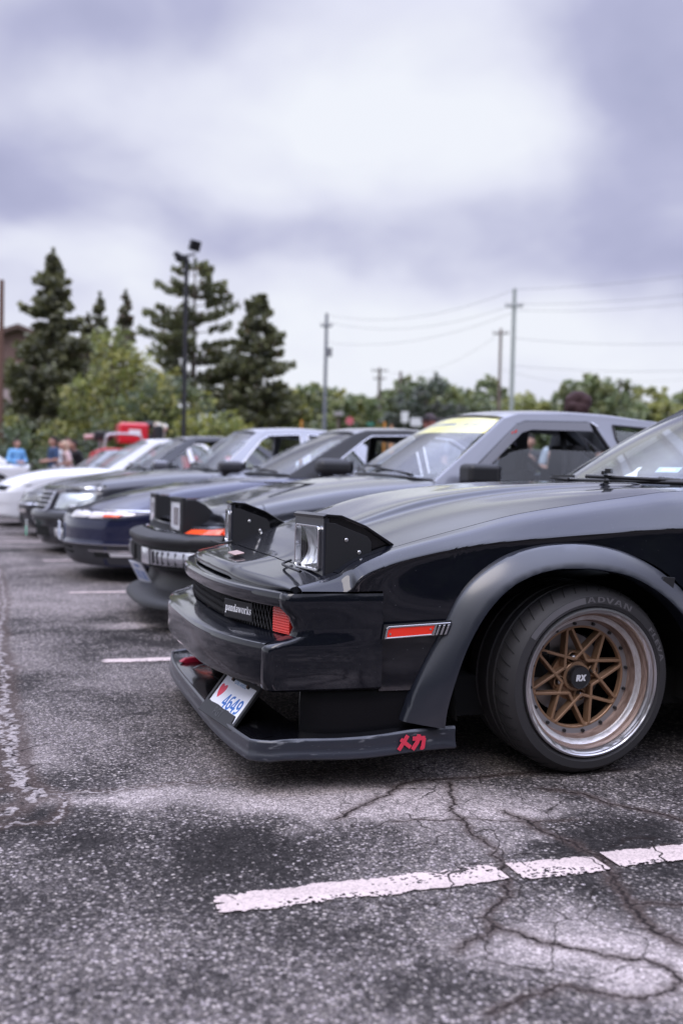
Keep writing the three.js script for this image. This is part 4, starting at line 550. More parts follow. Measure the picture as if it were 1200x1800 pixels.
{ // ---- second car: grey hatchback with raised lamps and a yellow banner
  const grey = paint(.022, .024, .032, { roughness: .40, metalness: .4, clearcoatRoughness: .06 }), silver = paint(.20, .205, .23, { metalness: .6, roughness: .4 });
  const c = makeCar({ label: 'grey two door hatchback with yellow windshield banner, raised headlights and orange corner lamp', X: .60, C: -6.07, L: 4.15, w: .80, paint: grey, bumperPaint: M.plastic, hoodEnd: 1.58, trunk: 3.95, sill: .13, crease: [5],
    yc: [[0, .60], [.3, .655], [.6, .73], [1, .83], [1.6, .905], [2.5, .93], [3.9, .93], [4.15, .9]], ye: [[0, .59], [.3, .635], [.6, .70], [1, .785], [1.3, .83], [1.8, .868], [3.9, .89], [4.15, .86]], yb: [[0, .575], [.4, .60], [1, .70], [1.8, .765], [4.15, .78]],
    fx: [[.12, .09], [.145, .09], [.16, .10], [.23, .22], [.30, .24], [.345, .18], [.352, .125], [.45, .12], [.475, .122], [.49, .105], [.515, .105], [.527, .115], [.54, .15], [.56, .24], [.60, .26]], bow: .31, bowN: 3.6, fall: .55, bumperTop: .548, bumperEnd: .72, hoodStart: .06,
    wheels: [.98, 3.38, .29], door: [1.74, 2.96], mirror: [1.98, .915, .20, .125], mirrorRound: .035,
    gh: { A0: [1.80, .868], A1: [2.29, 1.272], base0: [1.55, .905], head0: [2.20, 1.30], zb: .70, zr: .53, top: 1.30, crown: .022, roofEnd: 3.42, rail: [[2.2, 1.262], [2.35, 1.292], [2.75, 1.308], [3.0, 1.304], [3.42, 1.272]], belt: [[1.7, .845], [3.5, .90]], roofPaint: silver, pillarPaint: silver,
      outline: [[1.76, .84], [1.76, .872], [2.27, 1.268], [2.38, 1.304], [2.75, 1.318], [3.0, 1.314], [3.42, 1.284], [3.80, .96], [3.8, .86]], windows: [[[1.93, .872], [2.36, 1.23], [2.42, 1.252], [2.86, 1.262], [2.90, 1.25], [3.04, 1.0], [3.04, .885]], [[3.13, .94], [3.05, 1.17], [3.045, 1.25], [3.38, 1.235], [3.64, .94]]], open: [0], rear: [3.42, 1.275, 3.95, .93], banner: [.74, textMat(512, 128, (x, w, h) => { x.fillStyle = '#f7e27c'; x.fillRect(0, 0, w, h); x.fillStyle = '#3d4a86'; x.fillRect(w * .36, h * .40, w * .34, h * .13); x.fillStyle = '#8a7f55'; x.fillRect(w * .76, h * .36, w * .05, h * .2); x.fillRect(w * .83, h * .38, w * .06, h * .16); x.fillStyle = '#c9b75a'; x.fillRect(w * .12, h * .4, w * .16, h * .16); })], trim: [.008, M.plastic] },
  });
  const car = c.car;
  // half raised door glass and smoked rain visor
  const zq = (x, y) => c.zAt(x, y) - .015;
  mesh('door_glass', (() => { const g = new THREE.ShapeGeometry(new THREE.Shape([[1.95, .862], [2.30, 1.06], [2.42, 1.085], [3.02, 1.075], [3.04, .885]].map((p) => new THREE.Vector2(...p)))), p = g.attributes.position; for (let i = 0; i < p.count; i++) p.setZ(i, zq(p.getX(i), p.getY(i))); g.computeVertexNormals(); return g; })(), phy({ color: lin(.72, .78, .82), roughness: .05, transmission: 1, thickness: 0 }), car);
  const vis = extr([[1.99, .92], [2.35, 1.228], [2.42, 1.252], [2.87, 1.262], [2.885, 1.205], [2.45, 1.20], [2.38, 1.18], [2.06, .915]], .006, { b: .002 }); { const p = vis.attributes.position; for (let i = 0; i < p.count; i++) p.setZ(i, p.getZ(i) + c.zAt(p.getX(i), p.getY(i)) + .012); vis.computeVertexNormals(); }
  mesh('rain_visor', vis, phy({ color: lin(.10, .10, .115), roughness: .25, clearcoat: .6 }), car);
  for (const x of [2.30, 2.325]) { const m = mesh('visor_mark', extr([[0, 0], [.012, .018], [.018, .014], [.008, -.006]], .002), M.red, car); m.position.set(x, 1.168 + (x - 2.3) * .5, c.zAt(x, 1.18) + .022); }
  mesh('drip_rail_highlight', bar([2.885, 1.262, c.zAt(2.9, 1.26) + .01], [2.925, 1.235, c.zAt(2.92, 1.23) + .012], .008), M.chrome, car);
  mesh('roll_bar', [tube([[2.72, .4, .5], [2.74, 1.1, .48], [2.76, 1.22, .40], [2.76, 1.24, 0], [2.76, 1.22, -.40], [2.74, 1.1, -.48], [2.72, .4, -.5]], .02, 40, 8), bar([2.76, 1.2, .42], [3.5, .7, .45], .018), bar([2.76, 1.2, -.42], [3.5, .7, -.45], .018)], M.matt, car);
  // fog and signal lamps in the bumper, mouth between them
  const lamp = (z0, z1, m, nm) => c.patch(nm, m, z0, z1, .362, .462, .003, { nu: 14 });
  for (const s of [1, -1]) { const q = (a, b) => s > 0 ? [a, b] : [-b, -a]; c.patch('lamp_housing', M.void, ...q(.25, .92), .356, .468, .002); c.patch('fog_lamp', phy({ color: lin(.62, .62, .65), roughness: .18, metalness: .7, clearcoat: 1 }), ...q(.28, .42), .366, .458, .010, { puff: .008 }); c.patch('bumper_lamp', phy({ color: lin(.5, .5, .54), roughness: .22, metalness: .8, clearcoat: 1 }), ...q(.445, .86), .37, .452, .010, { nu: 30, nv: 8, puff: .012 }); c.patch('corner_signal', M.orange, ...q(.60, 1.14), .552, .616, .012, { nv: 3 }); c.patch('corner_signal_base', M.plastic, ...q(.60, 1.14), .548, .618, .004); }
  c.patch('bumper_mouth', M.void, -.25, .25, .368, .458, .003);
  mesh('bumper_mouth_post', [box(.03, .09, .02, .118, .413, .05)], M.plastic, car);
  c.patch('grille', M.void, -.46, .46, .556, .592, .004);
  for (let k = 0; k < 9; k++) c.patch('lamp_rib', M.plastic, .48 + k * .042, .484 + k * .042, .376, .446, .0215, { nu: 1, nv: 2 });
  for (const s of [1, -1]) { const h = group('raised_headlight', car, [.30, .545, s * .475]); h.rotation.y = s > 0 ? .13 : .02; const w = .225;
    mesh('lamp_lid', extr([[0, .0], [0, .185], [.01, .195], [.06, .193], [.12, .165], [.175, .115], [.215, .045], [.2, 0]], w, { b: .005 }).translate(0, 0, -w / 2), M.plastic, h);
    mesh('bezel', [box(.02, .205, .02, -.005, .10, w / 2 - .008, .004), box(.02, .205, .02, -.005, .10, -w / 2 + .008, .004), box(.025, .02, w, -.006, .195, 0, .005), box(.02, .02, w, -.005, .008, 0, .004)], M.plastic, h);
    mesh('lamp_lens', new RoundedBoxGeometry(.02, .15, .175, 3, .009).translate(-.008, .098, 0), phy({ color: lin(.84, .85, .88), roughness: .12, metalness: .15, clearcoat: 1 }), h); mesh('lamp_ring', [box(.008, .156, .006, -.018, .098, .088, .002), box(.008, .156, .006, -.018, .098, -.088, .002), box(.008, .006, .182, -.018, .174, 0, .002), box(.008, .006, .182, -.018, .022, 0, .002), box(.006, .10, .09, -.0185, .10, .01, .002)], M.chrome, h); mesh('lid_rust', box(.06, .004, .02, .045, .198, w / 2 - .012), std({ color: lin(.10, .035, .025), roughness: .8 }), h); }
  platePart(c, [.165, .27, -.10], .28, .15, .5, .16, plateMat('#c9ccd6', '#4a6fae'));
  mesh('plate_mount', box(.03, .04, .2, .19, .34, -.12), M.plastic, car);
  // hood scoop lines
  c.pair('hood_vent', box(.34, .006, .06, 1.0, .838, .34, .002).rotateZ(0), M.plastic);
}
{ // ---- third car: dark blue coupe
  const blue = paint(.008, .011, .042, { metalness: .35, roughness: .36 }), dark = std({ color: lin(.02, .02, .022), roughness: .5 });
  const c = makeCar({ label: 'dark blue sedan with clear headlights, orange reflectors and a dark windshield pillar', X: .43, C: -8.78, L: 4.5, w: .86, paint: blue, hoodEnd: 1.62, trunk: 3.9, sill: .13,
    yc: [[0, .575], [.25, .65], [.6, .735], [1, .81], [1.7, .895], [2.6, .93], [3.8, .95], [4.5, .88]], ye: [[0, .57], [.25, .62], [.6, .70], [1, .78], [1.7, .862], [2.6, .89], [3.8, .91], [4.5, .85]], yb: [[0, .545], [.4, .60], [1, .69], [1.8, .75], [3.8, .80], [4.5, .76]],
    fx: [[.10, .13], [.14, .06], [.22, .02], [.285, .0], [.30, -.01], [.31, -.012], [.325, .0], [.42, .0], [.50, .015], [.56, .055], [.59, .09]], bow: .42, bowN: 3, fall: .9, bumperTop: .50, bumperEnd: .62, wheels: [1.0, 3.6, .31], door: [1.75, 2.8, 3.3], mirror: [2.12, .965, .30, .14], mirrorRound: .06, mirrorPaint: dark,
    gh: { A0: [1.84, .885], A1: [2.42, 1.262], base0: [1.60, .90], head0: [2.36, 1.285], zb: .74, zr: .55, top: 1.31, crown: .025, roofEnd: 3.35, rail: [[2.3, 1.25], [2.5, 1.285], [2.9, 1.30], [3.35, 1.27]], belt: [[1.8, .865], [3.6, .90]], pillarPaint: dark, roofPaint: paint(.10, .10, .13, { metalness: .5 }),
      outline: [[1.78, .86], [1.78, .89], [2.40, 1.258], [2.52, 1.295], [2.9, 1.312], [3.35, 1.282], [4.0, .95], [4.0, .86]], windows: [[[2.05, .89], [2.48, 1.20], [2.56, 1.245], [2.95, 1.26], [2.98, .90]], [[3.05, .90], [3.03, 1.255], [3.32, 1.235], [3.75, .94], [3.7, .92]]], open: [0], rear: [3.38, 1.275, 4.0, .95], liner: std({ color: lin(.22, .20, .19), roughness: .9 }), seatX: .9, trim: [.006, M.chrome] } });
  for (const s of [1, -1]) { const q = (a, b) => s > 0 ? [a, b] : [-b, -a], up = (t) => .585 - .022 * (s > 0 ? t : 1 - t) - .012 * Math.pow(2 * t - 1, 6), dn = (t) => .508 + .008 * (s > 0 ? t : 1 - t) + .012 * Math.pow(2 * t - 1, 6);
    c.patch('headlight', phy({ color: lin(.72, .70, .70), roughness: .16, metalness: .25, clearcoat: 1 }), ...q(.34, .60), dn, up, .005, { nu: 16, puff: .012 }); c.patch('corner_lamp', phy({ color: lin(.74, .68, .68), roughness: .16, metalness: .2, clearcoat: 1 }), ...q(.605, .85), (t) => .514 + .022 * (s > 0 ? t : 1 - t) ** 3 , (t) => .572 - .016 * (s > 0 ? t : 1 - t) ** 2, .005, { nu: 16, puff: .010 });
    c.patch('side_reflector', M.orange, ...q(.72, .80), .528, .548, .022, { nu: 4, nv: 2 }); c.patch('fog_recess', M.void, ...q(.66, .88), .205, .245, .004); c.patch('fog_trim', M.chrome, ...q(.62, .93), .247, .256, .006, { nv: 1 }); c.patch('fog_lamp', M.reflector, ...q(.76, .90), .21, .24, .007); }
  c.patch('grille', M.void, -.38, .38, .535, .572, .005); c.patch('grille_trim', M.chrome, -.39, .39, .573, .582, .008, { nv: 1 });
  for (const y of [.215, .255]) c.patch('air_slot', M.void, -.30, .42, y, y + .026, .004, { nv: 2 });
  c.patch('bumper_strip', M.chrome, -.95, 1.02, .302, .308, .012, { nv: 1, nu: 50 }); c.patch('lower_bumper', std({ color: lin(.035, .035, .04), roughness: .42 }), -1.0, 1.12, .145, .296, .002, { nu: 50 }).renderOrder = 0;
  platePart(c, [-.03, .38, -.02], .3, .15, 0, 0, plateMat('#dfe2ea', '#5b7ec0'));
  mesh('dial_reflection', new THREE.TorusGeometry(.06, .008, 8, 20).rotateY(Math.PI / 2 - .5).translate(1.98, .95, .30), M.chrome, c.car);
}
{ // ---- fourth car: grey saloon with upright chrome grille
  const grey = paint(.032, .033, .042, { metalness: .4 }), pale = paint(.36, .37, .41, { metalness: .6 });
  const c = makeCar({ label: 'dark grey saloon with upright chrome slatted grille, pale roof and a green number plate', X: .23, C: -11.5, L: 4.7, w: .88, paint: grey, hoodEnd: 1.72, trunk: 3.9, sill: .10,
    yc: [[0, .69], [.2, .735], [.7, .82], [1.7, .945], [2.6, .97], [3.9, .98], [4.7, .93]], ye: [[0, .68], [.2, .71], [.7, .785], [1.7, .89], [2.6, .91], [3.9, .93], [4.7, .89]], yb: [[0, .64], [.5, .68], [1.5, .77], [3.9, .83], [4.7, .8]],
    fx: [[.06, .14], [.10, .10], [.2, .05], [.30, .035], [.36, .0], [.40, -.01], [.45, .0], [.47, .05], [.56, .09], [.69, .15]], bow: .44, bowN: 1.9, fall: .8, bumperTop: .47, bumperEnd: .60, wheels: [1.0, 3.75, .31], door: [1.85, 2.85, 3.7], mirror: [2.02, .965, .26, .13], mirrorRound: .05, mirrorPaint: std({ color: lin(.03, .03, .035), roughness: .45 }),
    gh: { A0: [1.97, .915], A1: [2.38, 1.345], base0: [1.74, .95], head0: [2.26, 1.385], zb: .76, zr: .57, top: 1.41, crown: .022, roofEnd: 3.5, rail: [[2.2, 1.34], [2.45, 1.385], [2.9, 1.405], [3.5, 1.37]], belt: [[1.9, .895], [4, .94]], roofPaint: pale, pillarPaint: pale,
      outline: [[1.93, .89], [1.93, .925], [2.36, 1.345], [2.48, 1.395], [2.9, 1.418], [3.5, 1.382], [4.0, .99], [4.0, .89]], windows: [[[2.12, .925], [2.42, 1.27], [2.52, 1.33], [2.88, 1.352], [2.90, .93]], [[2.97, .93], [2.97, 1.352], [3.38, 1.335], [3.66, 1.0], [3.66, .94]]], open: [0], rear: [3.53, 1.37, 4.05, .98], seatX: .8, trim: [.007, M.chrome] } });
  // grille: frame, horizontal bars
  c.patch('grille', M.void, -.42, .42, (t) => .47, (t) => .70, .006); { const gr = group('grille_frame', c.car); c.patch('grille_surround', M.chrome, -.455, -.41, .46, .715, .03, { parent: gr }); c.patch('grille_surround', M.chrome, .41, .455, .46, .715, .03, { parent: gr }); c.patch('grille_surround', M.chrome, -.455, .455, .697, .72, .032, { parent: gr, nv: 2 }); for (let k = 0; k < 4; k++) c.patch('grille_bar', M.chrome, -.41, .41, .505 + k * .048, .520 + k * .048, .02, { parent: gr, nv: 1 }); }
  for (const s of [1, -1]) { const q = (a, b) => s > 0 ? [a, b] : [-b, -a]; c.patch('headlight', phy({ color: lin(.6, .64, .66), roughness: .12, metalness: .7, clearcoat: 1 }), ...q(.52, .90), (t) => .485, (t) => .645 - .05 * (s > 0 ? t : 1 - t) * 0, .008, { puff: .02 }); c.patch('fog_lamp', M.reflector, ...q(.55, .83), .19, .275, .006, { puff: .012 }); c.patch('bumper_strip', std({ color: lin(.03, .03, .03), roughness: .5 }), ...q(.2, 1.05), .36, .385, .012, { nv: 1 }); }
  c.patch('air_intake', M.void, -.45, .45, .18, .29, .004);
  mesh('aerial', bar([.30, .46, .55], [.34, .80, .56], .006), M.chrome, c.car);
  platePart(c, [-.055, .25, -.06], .3, .16, 0, 0, plateMat('#f3f6f4', '#00b06a')); mesh('plate_band', plaque(.30, .085, .007), std({ color: lin(.02, .62, .33), roughness: .5 }), c.car).position.set(-.058, .212, -.06); c.car.children.at(-1).rotation.y = -Math.PI / 2;
}
{ // ---- fifth car: dark coupe
  const dk = paint(.018, .019, .024, { metalness: .4 });
  const c = makeCar({ label: 'dark charcoal coupe between the grille saloon and the white car, with rectangular smoked headlights', X: .10, C: -14.2, L: 4.4, w: .85, paint: dk, hoodEnd: 1.55, trunk: 3.8, sill: .13,
    yc: [[0, .60], [.3, .70], [.9, .83], [1.6, .94], [2.6, .96], [4.4, .92]], ye: [[0, .59], [.3, .67], [.9, .79], [1.6, .89], [2.6, .91], [4.4, .88]], yb: [[0, .57], [.5, .64], [1.5, .76], [4.4, .8]], fx: [[.12, .1], [.2, .03], [.3, .02], [.38, .0], [.44, .0], [.47, .04], [.60, .10]], bow: .26, bowN: 3.6, fall: .8, bumperTop: .46, bumperEnd: .6, wheels: [.95, 3.5, .31], door: [1.7, 2.9], mirror: [1.78, .985, .22, .13], mirrorRound: .05, mirrorPaint: paint(.12, .12, .14),
    gh: { A0: [1.66, .935], A1: [2.18, 1.33], base0: [1.44, .955], head0: [2.08, 1.37], zb: .75, zr: .55, top: 1.39, crown: .022, roofEnd: 3.1, rail: [[2.0, 1.33], [2.25, 1.37], [2.6, 1.385], [3.1, 1.35]], belt: [[1.6, .915], [3.7, .93]], roofPaint: paint(.09, .09, .10), outline: [[1.62, .91], [1.62, .94], [2.16, 1.33], [2.28, 1.38], [2.6, 1.397], [3.1, 1.362], [3.75, .98], [3.75, .91]], windows: [[[1.84, .94], [2.24, 1.27], [2.32, 1.325], [2.72, 1.34], [2.85, .95]], [[2.95, .95], [2.85, 1.33], [3.08, 1.31], [3.5, .98]]], open: [0], rear: [3.12, 1.35, 3.8, .97], trim: [.006, M.plastic] } });
  for (const s of [1, -1]) { const q = (a, b) => s > 0 ? [a, b] : [-b, -a]; c.patch('headlight', phy({ color: lin(.25, .25, .24), roughness: .1, metalness: .5, clearcoat: 1 }), ...q(.36, .86), .485, .575, .006, { puff: .01 }); c.patch('bumper_lamp', phy({ color: lin(.65, .6, .58), roughness: .2, clearcoat: 1 }), ...q(.3, .62), .335, .375, .006); }
  c.patch('grille', M.void, -.34, .34, .49, .57, .004); c.patch('air_intake', M.void, -.5, .5, .18, .30, .004); c.patch('bumper_strip', M.chrome, -.9, .9, .44, .455, .012, { nv: 1 });
}
{ // ---- sixth car: white coupe with open lamp pods
  const wh = paint(.74, .74, .76, { metalness: 0, roughness: .45 });
  const c = makeCar({ label: 'white coupe with exposed round lamps and open pods, far along the row', X: -.30, C: -16.95, L: 4.7, w: .86, paint: wh, hoodEnd: 1.75, trunk: 4.0, sill: .15,
    yc: [[0, .66], [.15, .74], [.5, .84], [1, .93], [1.5, .96], [2.5, .96], [4.4, .95]], ye: [[0, .64], [.15, .70], [.5, .80], [1, .89], [1.5, .92], [4.4, .92]], yb: [[0, .62], [.4, .68], [1.2, .8], [4.4, .84]], fx: [[.15, .06], [.2, .0], [.32, .0], [.40, -.02], [.52, -.01], [.6, .05], [.66, .10]], bow: .24, bowN: 3.4, fall: .7, bumperTop: .52, bumperEnd: .55, wheels: [1.0, 3.75, .31], door: [1.9, 3.1],
    gh: shiftX(.3, { A0: [1.52, .93], A1: [2.14, 1.375], base0: [1.30, .95], head0: [2.02, 1.405], zb: .74, zr: .54, top: 1.43, crown: .02, roofEnd: 3.0, rail: [[2.0, 1.37], [2.2, 1.405], [2.6, 1.42], [3, 1.38]], belt: [[1.5, .91], [3.6, .94]], outline: [[1.48, .9], [1.48, .94], [2.12, 1.375], [2.24, 1.42], [2.6, 1.435], [3.0, 1.395], [3.6, 1.0], [3.6, .9]], windows: [[[1.72, .94], [2.2, 1.30], [2.3, 1.355], [2.7, 1.37], [2.8, .95]], [[2.9, .96], [2.8, 1.36], [2.98, 1.34], [3.35, 1.0]]], rear: [3.02, 1.38, 3.6, .99], trim: [.006, M.plastic] }) });
  for (const s of [1, -1]) { const q = (a, b) => s > 0 ? [a, b] : [-b, -a]; c.patch('lamp_pod', M.void, ...q(.42, .80), .56, .655, .004); }
  for (const s of [1, -1]) for (const [z, y, r] of [[.47, .60, .05], [.60, .612, .045], [.73, .615, .045]]) mesh('round_lamp', [new THREE.TorusGeometry(r, .008, 8, 20).rotateY(Math.PI / 2).translate(c.capX(z, y) - .02, y, s * z), new THREE.SphereGeometry(r * .9, 14, 10).scale(.3, 1, 1).translate(c.capX(z, y) - .004, y, s * z)], z < .5 ? M.chrome : M.tint, c.car);
  c.patch('air_intake', M.void, -.4, .4, .27, .36, .004); c.patch('badge', M.matt, -.05, -.01, .49, .53, .006); 
}
// ---------------------------------------------------------------- what stands behind the row
// azimuth in degrees right of the row's direction, distance in metres -> place on the ground
const place = (az, d) => [Math.sin(az * rad) * d, 0, -Math.cos(az * rad) * d];
const leafMat = (o) => phy({ vertexColors: true, roughness: .9, side: THREE.DoubleSide, transmission: .5, thickness: 0, ...o }), leaves = leafMat();
const barkMat = std({ map: dataTex(64, 128, (u, v, i, j) => { const n = fbm(u * 14, v * 4, 4, 3); return [.05 + .07 * n, .04 + .05 * n, .035 + .04 * n]; }, true, 1), roughness: .95 });
class Leaf { // collects small leaf faces with their own tones
  constructor(seed) { this.r = rng(seed); this.p = []; this.c = []; this.n = []; }
  add(x, y, z, s, dir, col, up = .3) { // one folded blade: two triangles about a random axis
    const r = this.r, a = new THREE.Vector3(r() - .5, r() - .5, r() - .5).normalize(), d = dir ? dir.clone().addScaledVector(a, .7).normalize() : a, b = new THREE.Vector3(r() - .5, r() - .5 + up, r() - .5).cross(d).normalize(), w = s * (.3 + .2 * r()), k = .75 + .5 * r();
    const A = [x - d.x * s * .5, y - d.y * s * .5, z - d.z * s * .5], B = [x + b.x * w, y + b.y * w, z + b.z * w], C = [x + d.x * s * .5, y + d.y * s * .5, z + d.z * s * .5], D = [x - b.x * w, y - b.y * w + s * .05, z - b.z * w];
    this.p.push(...A, ...B, ...C, ...A, ...C, ...D); for (let i = 0; i < 6; i++) this.c.push(col[0] * k, col[1] * k, col[2] * k);
  }
  geo() { const g = new THREE.BufferGeometry(); g.setAttribute('position', new THREE.Float32BufferAttribute(this.p, 3)); g.setAttribute('color', new THREE.Float32BufferAttribute(this.c, 3)); g.computeVertexNormals(); return g; }
}
const mixc = (a, b, t) => a.map((v, i) => lerp(v, b[i], t));
function conifer(name, label, cat, [x, , z], H, R, o = {}) {
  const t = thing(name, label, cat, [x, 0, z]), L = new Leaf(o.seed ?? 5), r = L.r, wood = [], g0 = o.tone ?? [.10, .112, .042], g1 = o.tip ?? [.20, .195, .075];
  const trunk = new THREE.CylinderGeometry(.03, .02 * H + .03, H * .98, 9, 10).translate(0, H * .49, 0); wood.push(trunk);
  const levels = o.levels ?? 42, bare = o.bare ?? .04;
  for (let k = 0; k < levels; k++) {
    const f = bare + (1 - bare) * Math.pow((k + r() * .7) / levels, .95); if (f > .995) continue;
    const env = o.env ? o.env(f) : Math.pow(1 - f, .85), nb = Math.round((o.per ?? 8) * (.55 + .45 * env) + 1);
    for (let b = 0; b < nb; b++) {
      if (r() < (o.gap ?? .12)) continue;
      const a = r() * Math.PI * 2, len = R * env * (.62 + .55 * r()) + .12, y0 = f * H, rise = o.rise ?? -.12, tipUp = o.tipUp ?? .18, dx = Math.cos(a), dz = Math.sin(a), n = Math.max(4, Math.round(len / .17));
      const pt = (s) => [dx * len * s, y0 + len * (rise * s * 1.6 + tipUp * s * s * 1.4) , dz * len * s];
      if (len > .6) wood.push(bar([0, y0, 0], pt(.8), .035 * Math.sqrt(len / R) + .008, 4, .006));
      for (let s = 0; s < n; s++) { const q = (s + .4 + r() * .6) / n; if (q < (o.inner ?? .18)) continue; const p = pt(q), wdt = (o.spread ?? .22) * len * (1 - q * .6) * .6 + .07;
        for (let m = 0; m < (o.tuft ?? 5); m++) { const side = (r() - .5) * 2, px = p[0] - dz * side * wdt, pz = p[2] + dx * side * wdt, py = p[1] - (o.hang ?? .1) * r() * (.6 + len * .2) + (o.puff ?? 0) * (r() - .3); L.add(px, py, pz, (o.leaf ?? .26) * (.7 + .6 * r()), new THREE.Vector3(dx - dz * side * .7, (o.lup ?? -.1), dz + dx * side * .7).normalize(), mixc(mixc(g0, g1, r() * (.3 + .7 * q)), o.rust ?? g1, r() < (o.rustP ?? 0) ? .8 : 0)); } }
    }
  }
  for (let m = 0; m < 60; m++) L.add((r() - .5) * .15, H * (.96 + r() * .06), (r() - .5) * .15, .16, new THREE.Vector3(0, 1, 0), g0);
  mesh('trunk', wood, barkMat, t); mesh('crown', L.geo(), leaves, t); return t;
}
function broadCrown(L, lobes, dens, leaf, tones) { // lobes [x, y, z, radius]: leaves in clumps over each lobe's outer shell
  const r = L.r; for (const [cx, cy, cz, R] of lobes) { const nC = Math.round(dens * R * R); for (let k = 0; k < nC; k++) { const u = 2 * r() - 1, a = r() * 6.283, q = Math.sqrt(1 - u * u), rr = R * (.55 + .5 * Math.sqrt(r())), X = cx + rr * q * Math.cos(a), Y = cy + rr * u * .9, Z = cz + rr * q * Math.sin(a), tn = tones[Math.floor(r() * tones.length)], cs = .16 + .28 * r(), nl = 9 + Math.floor(r() * 9); for (let m = 0; m < nl; m++) L.add(X + (r() - .5) * 2 * cs, Y + (r() - .5) * 2 * cs, Z + (r() - .5) * 2 * cs, leaf * (.7 + .6 * r()), null, tn, .6); } }
}
function broadleaf(name, label, cat, [x, , z], lobes, o = {}) {
  const t = thing(name, label, cat, [x, 0, z]), L = new Leaf(o.seed ?? 9); broadCrown(L, lobes, o.dens ?? 36, o.leaf ?? .2, o.tones);
  const wood = lobes.map(([a, b, c, R]) => tube([[0, 0, 0], [a * .25, b * .4, c * .25], [a, b, c]], .05 + .02 * R, 8, 6)); if (o.trunk) wood.push(new THREE.CylinderGeometry(.1, o.trunk, lobes[0][1], 9).translate(0, lobes[0][1] / 2, 0));
  mesh('trunk', wood, barkMat, t); mesh('crown', L.geo(), leaves, t); return t;
}
// tall spruce left, the two behind it, the two pines
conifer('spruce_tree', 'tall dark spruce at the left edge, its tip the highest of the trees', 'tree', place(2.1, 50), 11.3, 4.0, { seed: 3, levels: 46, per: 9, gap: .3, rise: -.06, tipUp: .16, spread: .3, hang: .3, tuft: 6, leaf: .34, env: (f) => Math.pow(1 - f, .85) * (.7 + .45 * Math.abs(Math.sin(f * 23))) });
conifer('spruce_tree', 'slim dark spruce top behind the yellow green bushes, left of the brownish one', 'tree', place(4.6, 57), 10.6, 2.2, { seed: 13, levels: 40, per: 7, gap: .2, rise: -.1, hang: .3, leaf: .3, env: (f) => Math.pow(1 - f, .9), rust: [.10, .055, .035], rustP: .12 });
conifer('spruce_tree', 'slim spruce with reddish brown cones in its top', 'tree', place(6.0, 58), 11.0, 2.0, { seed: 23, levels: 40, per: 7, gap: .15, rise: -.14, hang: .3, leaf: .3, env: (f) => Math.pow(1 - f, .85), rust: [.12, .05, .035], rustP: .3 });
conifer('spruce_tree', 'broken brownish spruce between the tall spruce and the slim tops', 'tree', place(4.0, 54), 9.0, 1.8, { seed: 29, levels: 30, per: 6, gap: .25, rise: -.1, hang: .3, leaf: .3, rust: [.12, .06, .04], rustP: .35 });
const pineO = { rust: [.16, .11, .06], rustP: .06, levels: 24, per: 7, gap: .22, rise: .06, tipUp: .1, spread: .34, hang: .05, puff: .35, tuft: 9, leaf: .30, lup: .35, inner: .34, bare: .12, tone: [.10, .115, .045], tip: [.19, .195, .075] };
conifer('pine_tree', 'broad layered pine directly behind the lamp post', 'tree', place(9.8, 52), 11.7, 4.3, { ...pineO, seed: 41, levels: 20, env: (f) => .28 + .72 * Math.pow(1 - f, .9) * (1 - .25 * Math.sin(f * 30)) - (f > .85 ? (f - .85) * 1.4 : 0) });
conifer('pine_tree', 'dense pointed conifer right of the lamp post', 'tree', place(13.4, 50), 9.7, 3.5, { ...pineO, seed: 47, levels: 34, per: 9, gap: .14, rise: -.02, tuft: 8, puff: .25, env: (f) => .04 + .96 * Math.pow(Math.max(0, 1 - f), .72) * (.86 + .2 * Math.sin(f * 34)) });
const yg = [[.31, .31, .07], [.24, .27, .065], [.18, .21, .06], [.36, .34, .08]], dg = [[.10, .135, .055], [.075, .11, .05], [.13, .165, .06]];
broadleaf('shrub_tree', 'yellow green bushy tree in front of the slim spruces', 'tree', place(5.6, 45), [[0, 5.2, 0, 1.3], [-.9, 3.8, .2, 1.5], [1.1, 4.0, 0, 1.5], [0, 2.2, .4, 2.0], [-.3, 6.4, 0, .8], [2.2, 2.8, 0, 1.5], [-1.8, 1.9, 0, 1.5], [.9, 5.6, .2, .7]], { seed: 61, tones: yg });
broadleaf('shrub_tree', 'light green rounded bush in front of the layered pine, left of the lamp post', 'tree', place(8.2, 43), [[0, 3.7, 0, 1.4], [-1.3, 2.8, 0, 1.5], [1.2, 3.0, 0, 1.5], [0, 1.6, .4, 1.8], [-2.1, 1.5, 0, 1.4], [2.2, 2.2, 0, 1.3], [.4, 4.7, 0, .6], [3.2, 1.9, .3, 1.4]], { seed: 67, tones: yg.concat(dg) });
broadleaf('shrub_tree', 'small bright yellow green bush right of the lamp post', 'tree', place(11.3, 42), [[0, 2.7, 0, .9], [-.9, 2.3, 0, 1.2], [.9, 2.1, 0, .9], [-.2, 1.1, .3, 1.4]], { seed: 71, tones: [[.34, .34, .06], [.28, .3, .06], [.2, .24, .055]] });
broadleaf('shrub_tree', 'dark low shrubbery under the tall spruce', 'tree', place(2.2, 44), [[-3, 1.2, 0, 1.5], [-1, 1.3, 0, 1.5], [.9, 1.1, 0, 1.4], [2.2, 1.3, 0, 1.3], [-4.6, 1.3, 0, 1.5]], { seed: 73, tones: dg });
broadleaf('shrub_tree', 'olive bush at the left edge under the brown pole', 'tree', place(-.6, 47), [[0, 2, 0, 1.6], [.8, 1.2, 0, 1.2], [-1, 2.6, 0, 1.4]], { seed: 79, tones: dg.concat(yg) });
broadleaf('hedge_bush', 'small green bush behind the group of people', 'bush', place(3.4, 36), [[0, .75, 0, .8], [-.8, .6, 0, .6], [.8, .6, 0, .6]], { seed: 83, leaf: .14, tones: dg });
